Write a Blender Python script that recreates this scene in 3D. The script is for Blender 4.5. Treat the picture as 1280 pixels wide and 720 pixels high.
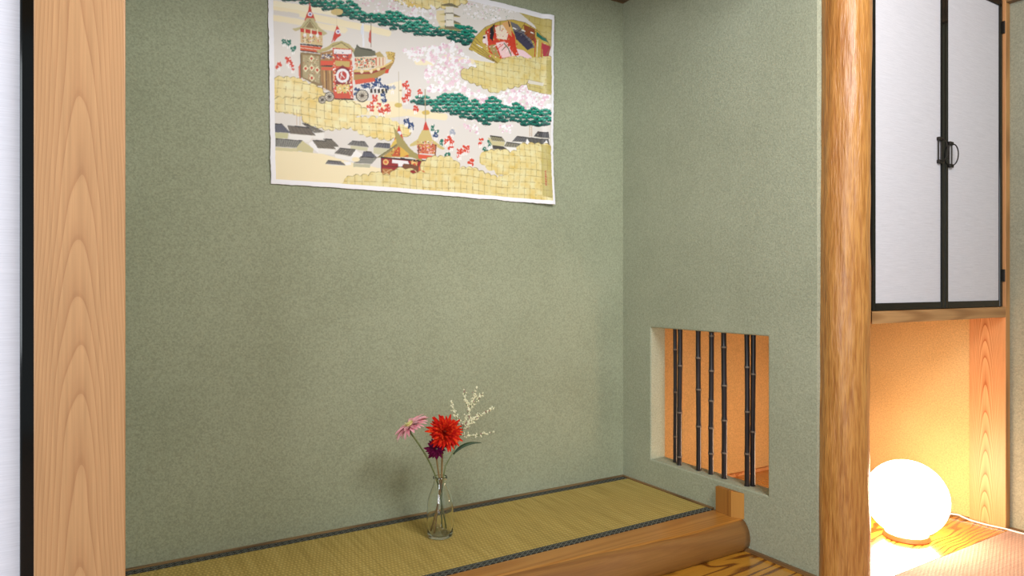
import bpy, bmesh, math, random
import numpy as np
from mathutils import Vector, noise

S = bpy.context.scene
C = S.collection
for o in list(bpy.data.objects): bpy.data.objects.remove(o, do_unlink=True)
random.seed(7)
PI = math.pi

# ------------------------------------------------------------------ camera, world, lights, exposure
YAW = math.radians(31.36)
CAM_H = 0.9
cam = bpy.data.cameras.new('camera'); cam.lens = 845 / 1280 * 36; cam.sensor_width = 36; cam.shift_y = -3 / 1280
cam.clip_start = 0.02
co = bpy.data.objects.new('camera', cam); C.objects.link(co)
co.location = (0, 0, CAM_H); co.rotation_euler = (PI / 2, 0, -YAW)
S.camera = co

w = bpy.data.worlds.new('world'); S.world = w; w.use_nodes = True
w.node_tree.nodes['Background'].inputs[0].default_value = (0.86, 0.93, 1.0, 1)
w.node_tree.nodes['Background'].inputs[1].default_value = 0.30

def area(name, loc, target, sx, sy, power, col):
    l = bpy.data.lights.new(name, 'AREA'); l.shape = 'RECTANGLE'; l.size = sx; l.size_y = sy
    l.energy = power; l.color = col
    o = bpy.data.objects.new(name, l); C.objects.link(o); o.location = loc
    o.rotation_euler = (Vector(target) - Vector(loc)).to_track_quat('-Z', 'Y').to_euler()
    return o
area('window_daylight', (-1.9, -1.3, 1.3), (1.5, 1.8, 1.1), 1.8, 1.5, 45, (0.88, 0.95, 1.0))
area('ceiling_lamp_light', (1.15, -0.15, 2.08), (1.0, 2.1, 1.4), 0.8, 0.7, 28, (0.97, 0.98, 1.0))
S.view_settings.view_transform = 'Standard'; S.view_settings.look = 'None'
S.view_settings.gamma = 1; S.view_settings.use_curve_mapping = False
S.view_settings.exposure = 0.55

# ------------------------------------------------------------------ helpers
def lin(r, g, b):
    f = lambda c: (c / 255 / 12.92) if c / 255 <= 0.04045 else ((c / 255 + 0.055) / 1.055) ** 2.4
    return (f(r), f(g), f(b), 1)
SR, CR = math.sin(YAW), math.cos(YAW)
def ray(u, v):
    a = (u - 640) / 845; b = (357 - v) / 845
    return (SR + a * CR, CR - a * SR, b)
def on_y(u, v, Y):
    d = ray(u, v); t = Y / d[1]; return Vector((d[0] * t, Y, CAM_H + d[2] * t))
def on_x(u, v, X):
    d = ray(u, v); t = X / d[0]; return Vector((X, d[1] * t, CAM_H + d[2] * t))

def link(name, me, mats, parent=None, loc=(0, 0, 0), smooth=False):
    for m in (mats if isinstance(mats, (list, tuple)) else [mats]): me.materials.append(m)
    if smooth:
        for p in me.polygons: p.use_smooth = True
    o = bpy.data.objects.new(name, me); C.objects.link(o)
    if parent is not None: o.parent = parent
    o.location = loc
    return o
def obj(name, bm, mats, parent=None, smooth=False, origin=None, recalc=True):
    """bm is in world coordinates; the object's own origin is its base centre."""
    if recalc: bmesh.ops.recalc_face_normals(bm, faces=bm.faces)
    if origin is None:
        xs = [v.co for v in bm.verts]
        mn = [min(c[i] for c in xs) for i in range(3)]; mx = [max(c[i] for c in xs) for i in range(3)]
        origin = Vector(((mn[0] + mx[0]) / 2, (mn[1] + mx[1]) / 2, mn[2]))
    origin = Vector(origin)
    for v in bm.verts: v.co -= origin
    me = bpy.data.meshes.new(name); bm.to_mesh(me); bm.free()
    pw = Vector((0, 0, 0)); p = parent
    while p is not None: pw += Vector(p.location); p = p.parent
    return link(name, me, mats, parent, origin - pw, smooth)
def thing(name, loc, label, cat, group=None):
    o = bpy.data.objects.new(name, None); C.objects.link(o); o.location = loc; o.empty_display_size = 0.05
    return tag(o, label, cat, group)
def tag(o, label, cat, group=None):
    o['label'] = label; o['category'] = cat
    if group: o['group'] = group
    return o
def struct(o): o['kind'] = 'structure'; return o

def box(bm, x0, x1, y0, y1, z0, z1, bev=0, mi=0):
    r = bmesh.ops.create_cube(bm, size=1)
    vs = r['verts']
    for v in vs:
        v.co = Vector((x0 if v.co.x < 0 else x1, y0 if v.co.y < 0 else y1, z0 if v.co.z < 0 else z1))
    fs = {f for v in vs for f in v.link_faces}
    for f in fs: f.material_index = mi
    if bev:
        es = list({e for v in vs for e in v.link_edges})
        bmesh.ops.bevel(bm, geom=es, offset=bev, segments=2, affect='EDGES', profile=0.5)
    return bm
def boxobj(name, x0, x1, y0, y1, z0, z1, mat, parent=None, bev=0.0):
    return obj(name, box(bmesh.new(), x0, x1, y0, y1, z0, z1, bev), mat, parent)
def tube(bm, pts, rads, n=8, cap=True):
    pts = [Vector(p) for p in pts]
    if not isinstance(rads, (list, tuple)): rads = [rads] * len(pts)
    rings = []
    for i, p in enumerate(pts):
        d = (pts[min(i + 1, len(pts) - 1)] - pts[max(i - 1, 0)]).normalized()
        a = d.orthogonal().normalized() if i == 0 else (prev - d * prev.dot(d)).normalized()
        prev = a; b = d.cross(a)
        rings.append([bm.verts.new(p + (a * math.cos(k * 2 * PI / n) + b * math.sin(k * 2 * PI / n)) * rads[i]) for k in range(n)])
    for r0, r1 in zip(rings, rings[1:]):
        for k in range(n): bm.faces.new((r0[k], r0[(k + 1) % n], r1[(k + 1) % n], r1[k]))
    if cap: bm.faces.new(rings[0][::-1]); bm.faces.new(rings[-1])
    return bm
def lathe(bm, prof, cx, cy, n=32, closed=False):
    rings = []
    for r, z in prof:
        rings.append([bm.verts.new((cx, cy, z))] if r < 1e-6 else
                     [bm.verts.new((cx + r * math.cos(k * 2 * PI / n), cy + r * math.sin(k * 2 * PI / n), z)) for k in range(n)])
    seq = list(zip(rings, rings[1:])) + ([(rings[-1], rings[0])] if closed else [])
    for a, b in seq:
        for k in range(n):
            k2 = (k + 1) % n
            f = [a[0], b[k2], b[k]] if len(a) == 1 else ([a[k], a[k2], b[0]] if len(b) == 1 else [a[k], a[k2], b[k2], b[k]])
            bm.faces.new(f)
    return bm
def bez(p0, p1, p2, n=10):
    p0, p1, p2 = Vector(p0), Vector(p1), Vector(p2)
    return [p0 * (1 - t) ** 2 + p1 * 2 * t * (1 - t) + p2 * t * t for t in [i / n for i in range(n + 1)]]

# ------------------------------------------------------------------ materials
class N:
    def __init__(s, name):
        s.m = bpy.data.materials.new(name); s.m.use_nodes = True; s.t = s.m.node_tree
        s.b = s.t.nodes['Principled BSDF']
    def n(s, kind, **kw):
        nd = s.t.nodes.new('ShaderNode' + kind)
        for k, v in kw.items():
            if k.startswith('i_'):
                key = k[2:]; key = int(key) if key.isdigit() else key.replace('_', ' ')
                s.set(nd.inputs[key], v)
            else: setattr(nd, k, v)
        return nd
    def set(s, sock, v):
        if isinstance(v, bpy.types.NodeSocket): s.t.links.new(v, sock)
        else: sock.default_value = v
    def math(s, op, a, b=0.0, c=0.0):
        nd = s.t.nodes.new('ShaderNodeMath'); nd.operation = op
        s.set(nd.inputs[0], a); s.set(nd.inputs[1], b); s.set(nd.inputs[2], c); return nd.outputs[0]
    def coord(s): return s.t.nodes.new('ShaderNodeTexCoord').outputs['Object']
    def sep(s, v):
        nd = s.t.nodes.new('ShaderNodeSeparateXYZ'); s.t.links.new(v, nd.inputs[0]); return nd.outputs
    def mapv(s, v, scale=(1, 1, 1), loc=(0, 0, 0)):
        nd = s.t.nodes.new('ShaderNodeMapping'); s.t.links.new(v, nd.inputs[0])
        nd.inputs['Scale'].default_value = scale; nd.inputs['Location'].default_value = loc; return nd.outputs[0]
    def noise(s, v, scale, detail=3, rough=0.55, dist=0.0):
        return s.n('TexNoise', i_Vector=v, i_Scale=scale, i_Detail=detail, i_Roughness=rough, i_Distortion=dist).outputs[0]
    def ramp(s, f, stops):
        nd = s.t.nodes.new('ShaderNodeValToRGB'); s.t.links.new(f, nd.inputs[0]); cr = nd.color_ramp
        while len(cr.elements) < len(stops): cr.elements.new(0.5)
        for e, (p, c) in zip(cr.elements, stops): e.position = p; e.color = c
        return nd.outputs[0]
    def mix(s, f, a, b, mode='MIX'):
        nd = s.t.nodes.new('ShaderNodeMix'); nd.data_type = 'RGBA'; nd.blend_type = mode
        s.set(nd.inputs[0], f); s.set(nd.inputs[6], a); s.set(nd.inputs[7], b); return nd.outputs[2]
    def bump(s, h, strength=0.4, dist=0.002):
        s.t.links.new(s.n('Bump', i_Height=h, i_Strength=strength, i_Distance=dist).outputs[0], s.b.inputs['Normal'])
    def fin(s, col=None, rough=0.6, **kw):
        if col is not None: s.set(s.b.inputs['Base Color'], col)
        s.set(s.b.inputs['Roughness'], rough)
        for k, v in kw.items(): s.set(s.b.inputs[k.replace('_', ' ')], v)
        return s.m

def plaster(name, c1, c2, c3=None):
    m = N(name); p = m.coord()
    big = m.noise(p, 3.0, 3)
    fine = m.noise(p, 190, 3, 0.7)
    col = m.ramp(big, [(0.3, c1), (0.7, c2)])
    grain = m.ramp(fine, [(0.3, (0.78, 0.78, 0.78, 1)), (0.7, (1.18, 1.18, 1.18, 1))])
    col = m.mix(1.0, col, grain, 'MULTIPLY')
    m.bump(fine, 0.55, 0.0025)
    return m.fin(col, 0.92, Specular_IOR_Level=0.15)

def wood(name, base, line, length='Z', cross='X', f=12.0, k=60.0, centre=0.0, warp=0.6, sharp=(0.45, 0.95), rough=0.4,
         stretch=1.0, bump=0.15, patch=None, coat=0.0, coat_rough=0.1, line_style=False):
    m = N(name); p = m.coord(); s3 = m.sep(p)
    ax = {'X': 0, 'Y': 1, 'Z': 2}
    L = s3[ax[length]]; X = m.math('SUBTRACT', s3[ax[cross]], centre)
    sc = [9.0, 9.0, 9.0]; sc[ax[length]] = 1.1 * stretch
    nz = m.noise(m.mapv(p, tuple(sc)), 1.0, 2, 0.5)
    x2 = m.math('MULTIPLY', m.math('MULTIPLY', X, X), k)
    val = m.math('ADD', m.math('MULTIPLY', L, f), x2)
    val = m.math('ADD', val, m.math('MULTIPLY', nz, warp * 6))
    sn = m.math('MULTIPLY_ADD', m.math('SINE', m.math('MULTIPLY', val, 2 * PI)), 0.5, 0.5)
    if line_style: sn = m.ramp(m.math('FRACT', m.math('SUBTRACT', 40.0, val)), [(0.0, (0.25,) * 3 + (1,)), (0.08, (0, 0, 0, 1)), (0.55, (0.25,) * 3 + (1,)), (0.86, (0.6,) * 3 + (1,)), (0.95, (1, 1, 1, 1))])
    fs = [260.0, 260.0, 260.0]; fs[ax[length]] = 5.0
    fib = m.noise(m.mapv(p, tuple(fs)), 1.0, 2, 0.6)
    col = m.ramp(sn, [(sharp[0], base), (sharp[1], line)])
    if patch:
        pn = m.noise(m.mapv(p, tuple(c * 0.35 for c in sc)), 1.0, 2)
        col = m.mix(m.ramp(pn, [(0.35, (0, 0, 0, 1)), (0.65, (1, 1, 1, 1))]), col, patch)
    fb = m.ramp(fib, [(0.3, (0.88, 0.87, 0.85, 1)), (0.7, (1.06, 1.06, 1.06, 1))])
    col = m.mix(1.0, col, fb, 'MULTIPLY')
    m.bump(m.math('ADD', fib, m.math('MULTIPLY', sn, 0.4)), bump, 0.001)
    return m.fin(col, rough, Coat_Weight=coat, Coat_Roughness=coat_rough)

M = {}
M['green'] = plaster('green_sand_plaster', lin(154, 160, 134), lin(164, 170, 144))
M['green_side'] = plaster('grey_green_sand_plaster', lin(166, 171, 148), lin(176, 181, 158))
M['green_right'] = plaster('shaded_sand_plaster', lin(148, 148, 128), lin(158, 158, 138))  # same plaster darkened: the right wall's shade is put into its colour
M['ochre'] = plaster('ochre_sand_plaster', lin(202, 168, 112), lin(212, 178, 122))
M['post'] = wood('cedar_post', lin(188, 145, 100), lin(170, 125, 83), 'Z', 'X', 9.0, 2300, -0.003, 0.95, (0.0, 1.0), 0.5, bump=0.05, stretch=1.6, line_style=True)
M['board'] = wood('cedar_board', lin(218, 164, 110), lin(176, 102, 50), 'Z', 'Y', 13, 3300, 0.006, 0.6, (0.0, 1.0), 0.45, bump=0.05, stretch=2.0, line_style=True)
M['trim'] = wood('trim_wood', lin(140, 112, 74), lin(110, 84, 54), 'X', 'Y', 2, 2000, 0.0, 0.5, (0.4, 1.0), 0.4)
M['trimy'] = wood('trim_wood_y', lin(138, 106, 68), lin(106, 78, 48), 'Y', 'X', 2, 2000, 0.0, 0.5, (0.4, 1.0), 0.4)
M['trimz'] = wood('trim_wood_z', lin(196, 146, 88), lin(170, 122, 70), 'Z', 'X', 2, 200, 0.0, 0.5, (0.4, 1.0), 0.4)
M['beam'] = wood('beam_wood', lin(186, 142, 92), lin(158, 114, 68), 'X', 'Z', 2, 1500, 0.02, 0.5, (0.3, 1.0), 0.4)
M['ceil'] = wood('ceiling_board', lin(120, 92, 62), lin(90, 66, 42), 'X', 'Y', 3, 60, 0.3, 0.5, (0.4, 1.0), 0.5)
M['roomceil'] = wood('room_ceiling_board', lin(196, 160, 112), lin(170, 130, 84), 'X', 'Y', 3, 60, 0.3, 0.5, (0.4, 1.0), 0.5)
M['floor'] = wood('varnished_floor', lin(196, 140, 48), lin(116, 66, 16), 'X', 'Y', 4.0, 90, -0.12, 1.0, (0.62, 0.97), 0.22, stretch=2.2,
                  bump=0.05, coat=0.6, coat_rough=0.12)
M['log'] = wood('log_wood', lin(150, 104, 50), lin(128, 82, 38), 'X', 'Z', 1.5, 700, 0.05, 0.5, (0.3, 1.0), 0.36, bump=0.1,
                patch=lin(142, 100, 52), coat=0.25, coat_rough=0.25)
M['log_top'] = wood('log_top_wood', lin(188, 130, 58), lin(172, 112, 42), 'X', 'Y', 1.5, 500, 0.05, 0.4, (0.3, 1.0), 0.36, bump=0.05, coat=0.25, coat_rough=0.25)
M['block'] = wood('block_wood', lin(178, 122, 54), lin(150, 98, 40), 'Z', 'Y', 2, 9000, 0.0, 0.4, (0.3, 1.0), 0.5)
M['block_front'] = wood('block_front_wood', lin(204, 148, 70), lin(180, 124, 54), 'Z', 'Y', 2, 9000, 0.0, 0.4, (0.3, 1.0), 0.5)

def round_post_mat():
    m = N('adzed_round_post'); p = m.coord()
    n1 = m.noise(m.mapv(p, (45, 45, 7)), 1.0, 3, 0.6, 0.4)
    n2 = m.noise(m.mapv(p, (150, 150, 12)), 1.0, 2, 0.6)
    col = m.ramp(n1, [(0.3, lin(168, 108, 46)), (0.5, lin(192, 134, 64)), (0.72, lin(208, 152, 82))])
    col = m.mix(0.55, col, m.ramp(n2, [(0.35, lin(150, 92, 38)), (0.6, lin(206, 150, 80))]))
    n3 = m.noise(m.mapv(p, (10, 10, 1.2)), 1.0, 2)
    col = m.mix(m.ramp(n3, [(0.45, (0, 0, 0, 1)), (0.75, (0.6, 0.6, 0.6, 1))]), col, lin(156, 94, 44))
    m.bump(m.math('ADD', n1, m.math('MULTIPLY', n2, 0.45)), 0.9, 0.006)
    return m.fin(col, 0.42, Coat_Weight=0.3, Coat_Roughness=0.28)
M['round'] = round_post_mat()

def lacquer():
    m = N('black_lacquer'); return m.fin(lin(8, 11, 10), 0.10, Specular_IOR_Level=0.35)
M['lacquer'] = lacquer()
def paper(name, c1, c2):
    m = N(name); p = m.coord()
    n = m.noise(m.mapv(p, (12, 12, 520)), 1.0, 3, 0.6)
    n2 = m.noise(m.mapv(p, (60, 60, 900)), 1.0, 2, 0.6)
    col = m.ramp(m.math('MULTIPLY_ADD', n2, 0.35, m.math('MULTIPLY', n, 0.65)), [(0.35, c1), (0.65, c2)])
    m.bump(n, 0.15, 0.0005)
    return m.fin(col, 0.75, Specular_IOR_Level=0.2)
M['paper'] = paper('woven_white_paper', lin(204, 204, 210), lin(219, 219, 225))
M['paper_left'] = paper('bluish_white_paper', lin(208, 212, 224), lin(222, 226, 238))
m = N('dark_iron'); M['iron'] = m.fin(lin(52, 48, 44), 0.4, Metallic=0.7)

def tatami(name, c1, c2, c3, rows='Y', rowfreq=70.0):
    m = N(name); p = m.coord(); s3 = m.sep(p)
    R = s3[1] if rows == 'Y' else s3[0]; Q = s3[0] if rows == 'Y' else s3[1]
    # ribs of the weave (cross threads) and the rushes themselves
    rib = m.math('MULTIPLY_ADD', m.math('SINE', m.math('MULTIPLY', R, rowfreq * 2 * PI)), 0.5, 0.5)
    off = m.math('MULTIPLY', m.math('FLOOR', m.math('MULTIPLY', R, rowfreq)), 0.5)
    rush = m.math('MULTIPLY_ADD', m.math('SINE', m.math('MULTIPLY', m.math('MULTIPLY_ADD', Q, 95.0, off), 2 * PI)), 0.5, 0.5)
    sc = (140, 4, 1) if rows == 'Y' else (4, 140, 1)
    st = m.noise(m.mapv(p, sc), 1.0, 3, 0.6)
    sp = m.noise(p, 260, 2, 0.7)
    bg = m.noise(m.mapv(p, (5, 5, 5)), 1.0, 2)
    col = m.ramp(st, [(0.3, c1), (0.5, c2), (0.75, c3)])
    col = m.mix(m.math('MULTIPLY', sp, 0.6), col, c2)
    shade = m.math('MULTIPLY_ADD', m.math('MULTIPLY', rib, rush), 0.42, 0.76)
    shade = m.math('MULTIPLY', shade, m.math('MULTIPLY_ADD', bg, 0.25, 0.87))
    cc = m.n('CombineColor', i_0=shade, i_1=shade, i_2=shade).outputs[0]
    col = m.mix(1.0, col, cc, 'MULTIPLY')
    m.bump(m.math('ADD', m.math('MULTIPLY', rib, rush), m.math('MULTIPLY', sp, 0.5)), 0.6, 0.0015)
    return m.fin(col, 0.7, Specular_IOR_Level=0.3)
M['tatami'] = tatami('alcove_tatami', lin(166, 144, 74), lin(194, 170, 94), lin(214, 192, 120), rowfreq=62.0)
M['tatami_room'] = tatami('room_tatami', lin(190, 160, 142), lin(204, 174, 156), lin(214, 186, 170), 'X', 75)
def heri():
    m = N('patterned_border'); p = m.coord(); s3 = m.sep(p)
    # little hexagon outlines with a dot, pitch about 2 cm
    hx = m.math('ABSOLUTE', m.math('SUBTRACT', m.math('FRACT', m.math('MULTIPLY', s3[0], 1 / 0.020)), 0.5))
    hy = m.math('ABSOLUTE', m.math('SUBTRACT', m.math('FRACT', m.math('MULTIPLY', s3[1], 1 / 0.0155)), 0.5))
    h = m.math('ADD', m.math('MULTIPLY', hx, 1.1), hy)
    ring = m.math('MULTIPLY', m.math('GREATER_THAN', h, 0.40), m.math('LESS_THAN', h, 0.60))
    dot = m.math('LESS_THAN', h, 0.16)
    nz = m.math('MULTIPLY_ADD', m.noise(p, 500, 2), 0.9, 0.35)
    v = m.math('MULTIPLY', m.math('ADD', ring, dot), nz)
    col = m.ramp(v, [(0.0, lin(20, 22, 24)), (0.35, lin(28, 31, 33)), (0.8, lin(112, 116, 106)), (1.0, lin(132, 134, 122))])
    return m.fin(col, 0.8)
M['heri'] = heri()
def bamboo():
    m = N('black_bamboo'); p = m.coord()
    n = m.noise(m.mapv(p, (90, 90, 6)), 1.0, 3)
    n2 = m.noise(m.mapv(p, (40, 40, 14)), 1.0, 3, 0.6)
    col = m.ramp(n, [(0.35, lin(26, 22, 26)), (0.65, lin(50, 42, 42))])
    col = m.mix(m.ramp(n2, [(0.64, (0, 0, 0, 1)), (0.76, (0.7, 0.7, 0.7, 1))]), col, lin(104, 82, 60))
    return m.fin(col, 0.28)
M['bamboo'] = bamboo()
m = N('bamboo_node'); M['node'] = m.fin(lin(112, 98, 84), 0.5)
m = N('bottle_glass'); M['glass'] = m.fin((0.97, 0.99, 0.98, 1), 0.0, Transmission_Weight=1.0, IOR=1.47)
m = N('lamp_glass'); m.b.inputs['Emission Color'].default_value = (1.0, 0.69, 0.46, 1); m.b.inputs['Emission Strength'].default_value = 14.5
M['lamp'] = m.fin((0.9, 0.85, 0.78, 1), 0.3)
m = N('lamp_base'); M['lamp_base'] = m.fin(lin(150, 96, 52), 0.4)
m = N('white_cord'); M['cord'] = m.fin(lin(238, 234, 228), 0.4)
def flat(name, c, c2, sc=60, rough=0.5, **kw):
    m = N(name); return m.fin(m.ramp(m.noise(m.coord(), sc, 3), [(0.35, lin(*c)), (0.65, lin(*c2))]), rough, **kw)
M['pink'] = flat('pink_petal', (240, 160, 176), (250, 194, 204), Subsurface_Weight=0.0)
M['red'] = flat('red_petal', (168, 12, 8), (208, 34, 14), 60, 0.8, Specular_IOR_Level=0.15)
M['orange'] = flat('orange_petal', (206, 44, 14), (230, 74, 24), 60, 0.8, Specular_IOR_Level=0.15)
M['purple'] = flat('purple_petal', (84, 10, 48), (120, 20, 76), 60, 0.8, Specular_IOR_Level=0.15)
M['yellow'] = flat('flower_eye', (222, 214, 130), (240, 236, 170))
M['stem'] = flat('green_stem', (96, 110, 66), (124, 134, 84))
M['stem_b'] = flat('brown_stem', (128, 100, 60), (150, 124, 78))
M['leaf'] = flat('dark_leaf', (34, 58, 34), (56, 82, 50))
M['floret'] = flat('cream_floret', (214, 214, 172), (244, 242, 214), 200)
M['bud'] = flat('mauve_bud', (150, 120, 110), (176, 146, 130), 200)
m = N('printed_cloth')
att = m.n('VertexColor', layer_name='print')
M['print'] = m.fin(att.outputs[0], 0.5, Specular_IOR_Level=0.3)
M['cloth_edge'] = flat('white_cloth', (240, 240, 242), (248, 248, 250), 30, 0.6)

# ------------------------------------------------------------------ the setting
YB = 2.184; XS = 1.877; XS2 = 1.957; XR = 2.85; XRW = 2.882; YF = 1.18; TZ = 0.102; CEIL = 2.085
struct(boxobj('wall_back', -0.12, XS, YB, YB + 0.1, 0, 2.45, M['green']))
struct(boxobj('wall_alcove_back', XS2, XR + 0.1, YB, YB + 0.1, 0, 2.45, M['ochre']))
struct(boxobj('wall_left', -0.12, -0.02, 1.296, YB, 0, 2.45, M['green']))
struct(boxobj('wall_alcove_right', XR + 0.004, XR + 0.1, 1.303, YB, 0, 2.45, M['ochre']))
struct(boxobj('wall_right', XRW, XRW + 0.1, -2.6, YF + 0.02, 0, 2.45, M['green_right']))

# dividing wall with the low opening
def divider():
    bm = bmesh.new()
    y = [1.283, 1.461, 2.0157, YB + 0.05]; z = [0, 0.2075, 0.733, 2.45]
    def grid(x):
        return [[bm.verts.new((x, yy, zz)) for zz in z] for yy in y]
    A = grid(XS); B = grid(XS2)
    for i in range(3):
        for j in range(3):
            if i == 1 and j == 1: continue
            bm.faces.new((A[i][j], A[i + 1][j], A[i + 1][j + 1], A[i][j + 1]))
            f = bm.faces.new((B[i][j], B[i][j + 1], B[i + 1][j + 1], B[i + 1][j])); f.material_index = 1
    for i in range(3):
        for j in (0, 3): bm.faces.new((A[i][j], A[i + 1][j], B[i + 1][j], B[i][j]))
        for j in (0, 3): bm.faces.new((A[j][i], A[j][i + 1], B[j][i + 1], B[j][i]))
    hole = []
    for a, b in (((1, 1), (2, 1)), ((2, 1), (2, 2)), ((2, 2), (1, 2)), ((1, 2), (1, 1))):
        bm.faces.new((A[a[0]][a[1]], A[b[0]][b[1]], B[b[0]][b[1]], B[a[0]][a[1]]))
        for G in (A, B): hole.append(bm.edges.get((G[a[0]][a[1]], G[b[0]][b[1]])))
        hole.append(bm.edges.get((A[a[0]][a[1]], B[a[0]][a[1]])))
    bmesh.ops.recalc_face_normals(bm, faces=bm.faces)
    bmesh.ops.bevel(bm, geom=list(set(hole)), offset=0.005, segments=3, affect='EDGES', profile=0.5)
    return bm
struct(obj('wall_divider', divider(), [M['green_side'], M['ochre']]))

# floors
struct(boxobj('floor', -0.3, XR + 0.06, 1.174, YB, -0.06, 0.0, M['floor']))
struct(boxobj('floor_room', -2.2, XRW + 0.1, -2.6, 1.174, -0.12, -0.056, M['trim']))
struct(boxobj('floor_alcove', -0.02, XS, 1.685, YB, 0.0, 0.05, M['trim']))
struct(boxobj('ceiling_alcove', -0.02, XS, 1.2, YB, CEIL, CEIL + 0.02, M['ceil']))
struct(boxobj('ceiling', -2.2, XRW + 0.1, -2.6, YB, 2.45, 2.5, M['roomceil']))  # room ceiling out of view, added for the shade it gives above
struct(boxobj('trim_1', -0.08, 1.9, 1.2, 1.24, 1.96, 2.08, M['beam']))           # unseen lintel over the raised alcove, set low to darken its upper walls
struct(boxobj('wall_above', -0.3, 1.9, 1.205, 1.235, 2.08, 2.45, M['green']))
# thin strips round the tatami and the floor
struct(boxobj('trim_2', -0.02, XS, YB - 0.012, YB, 0.05, TZ + 0.004, M['trim']))
struct(boxobj('trim_3', XS - 0.012, XS, 1.69, YB - 0.012, 0.05, TZ + 0.004, M['trimy']))
struct(boxobj('baseboard_divider', XS - 0.012, XS, 1.283, 1.56, 0.0, 0.011, M['trimy'], bev=0.001))
struct(boxobj('baseboard_alcove_back', XS2, XR, YB - 0.014, YB, 0.0, 0.014, M['board']))
struct(boxobj('baseboard_alcove_right', XR - 0.008, XR + 0.004, 1.303, YB - 0.014, 0.0, 0.010, M['trimy']))
struct(boxobj('baseboard_right', XRW - 0.02, XRW, -2.6, YF - 0.004, -0.056, 0.006, M['trimy']))

# the room's tatami
def mat_thing(x0, x1, y0, y1, z0, z1, m1, label, nm='tatami_mat', border=0.031, ends=True):
    t = thing(nm, ((x0 + x1) / 2, (y0 + y1) / 2, z0), label, 'tatami mat')
    obj('rush_cover', box(bmesh.new(), x0, x1, y0 + border, y1 - border, z0, z1, 0.001), m1, t, origin=(x0, y0, z0))
    if border:
        obj('cloth_border', box(bmesh.new(), x0, x1, y0, y0 + border, z0, z1 + 0.001, 0.001), M['heri'], t, origin=(x0, y0, z0))
        obj('cloth_border', box(bmesh.new(), x0, x1, y1 - border, y1, z0, z1 + 0.001, 0.001), M['heri'], t, origin=(x0, y1, z0))
    return t
mat_thing(-0.018, XS - 0.013, 1.684, YB - 0.013, 0.05, TZ, M['tatami'], 'long tatami mat with patterned dark borders on the raised alcove platform')
rm = boxobj('floor_tatami', 1.0, XRW - 0.021, -0.73, 1.172, -0.056, 0.0, M['tatami_room'])
tag(rm, 'plain pinkish beige borderless tatami mat lying in front of the lamp alcove', 'tatami mat'); rm.name = 'borderless_tatami_mat'
struct(boxobj('floor_matting', -2.2, 0.998, -0.73, 1.172, -0.056, 0.0, M['tatami_room']))
struct(boxobj('floor_matting', -2.2, XRW - 0.021, -2.6, -0.732, -0.056, 0.0, M['tatami_room']))

# square cedar post at the left, sliding door beside it
def bevbox(x0, x1, y0, y1, z0, z1, b): return box(bmesh.new(), x0, x1, y0, y1, z0, z1, b)
lp = obj('square_post', bevbox(-0.081, 0.033, YF, 1.296, -0.056, 2.45, 0.002), M['post'])
tag(lp, 'square pale cedar post with arched grain beside the white sliding door', 'post')
d = thing('door_1', (-0.55, 1.225, 0), '', ''); del d['label'], d['category']; d['kind'] = 'structure'
boxobj('paper_panel', -1.0 + 0.0, -0.1, 1.219, 1.231, 0.03, 1.9, M['paper_left'], d)
boxobj('stile', -0.1, -0.081, 1.213, 1.237, 0.0, 1.92, M['lacquer'], d, 0.003)
boxobj('stile', -1.02, -1.0, 1.213, 1.237, 0.0, 1.92, M['lacquer'], d, 0.003)
boxobj('rail', -1.0, -0.1, 1.213, 1.237, 0.0, 0.03, M['lacquer'], d, 0.002)
boxobj('rail', -1.0, -0.1, 1.213, 1.237, 1.89, 1.92, M['lacquer'], d, 0.002)
struct(boxobj('wall_above_door', -1.3, -0.081, 1.2, 1.25, 1.92, 2.45, M['green']))
struct(boxobj('trim_4', -1.3, -0.081, 1.19, 1.28, -0.056, 0.0, M['trim']))

# round post between the two alcoves
def round_post():
    bm = bmesh.new(); n = 72; nz = 230; z0, z1 = -0.05, 2.45
    rings = []
    for j in range(nz + 1):
        z = z0 + (z1 - z0) * j / nz; ring = []
        r0 = 0.0745 - 0.0012 * z
        cx = 1.9515 + 0.006 * z; cy = 1.245 + 0.002 * math.sin(z * 2.2)
        for k in range(n):
            a = 2 * PI * k / n
            q = Vector((math.cos(a) * 2.6, math.sin(a) * 2.6, z * 5.5))
            q2 = Vector((math.cos(a) * 5.5, math.sin(a) * 5.5, z * 9))
            r = r0 + 0.0030 * noise.noise(q) + 0.0012 * noise.noise(q2) + 0.0022 * noise.noise(Vector((math.cos(a), math.sin(a), z * 1.4)))
            ring.append(bm.verts.new((cx + r * math.cos(a), cy + r * math.sin(a), z)))
        rings.append(ring)
    for a, b in zip(rings, rings[1:]):
        for k in range(n): bm.faces.new((a[k], a[(k + 1) % n], b[(k + 1) % n], b[k]))
    bm.faces.new(rings[0][::-1]); bm.faces.new(rings[-1])
    return bm
rp = obj('round_post', round_post(), M['round'], smooth=True)
tag(rp, 'glossy round amber log post with rippled surface between the two alcoves', 'post')

# cedar corner post at right end of the lamp alcove
cp = obj('corner_post', bevbox(XR, XR + 0.04, YF, 1.303, -0.05, 2.45, 0.0015), [M['board'], M['trimz']])
for p in cp.data.polygons:
    if p.normal.y < -0.5: p.material_index = 1
tag(cp, 'flat cedar corner post with flame grain lit by the globe lamp', 'post')
struct(boxobj('trim_5', 2.0, XR, YF + 0.004, YF + 0.04, 1.957, 2.07, M['beam']))
struct(boxobj('wall_above_cabinet', 2.0, XR, YF + 0.012, YF + 0.034, 2.07, 2.45, M['green_side']))
struct(boxobj('trim_6', XRW - 0.03, XRW, -2.6, YF, 1.945, 2.05, M['trimy']))

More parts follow.
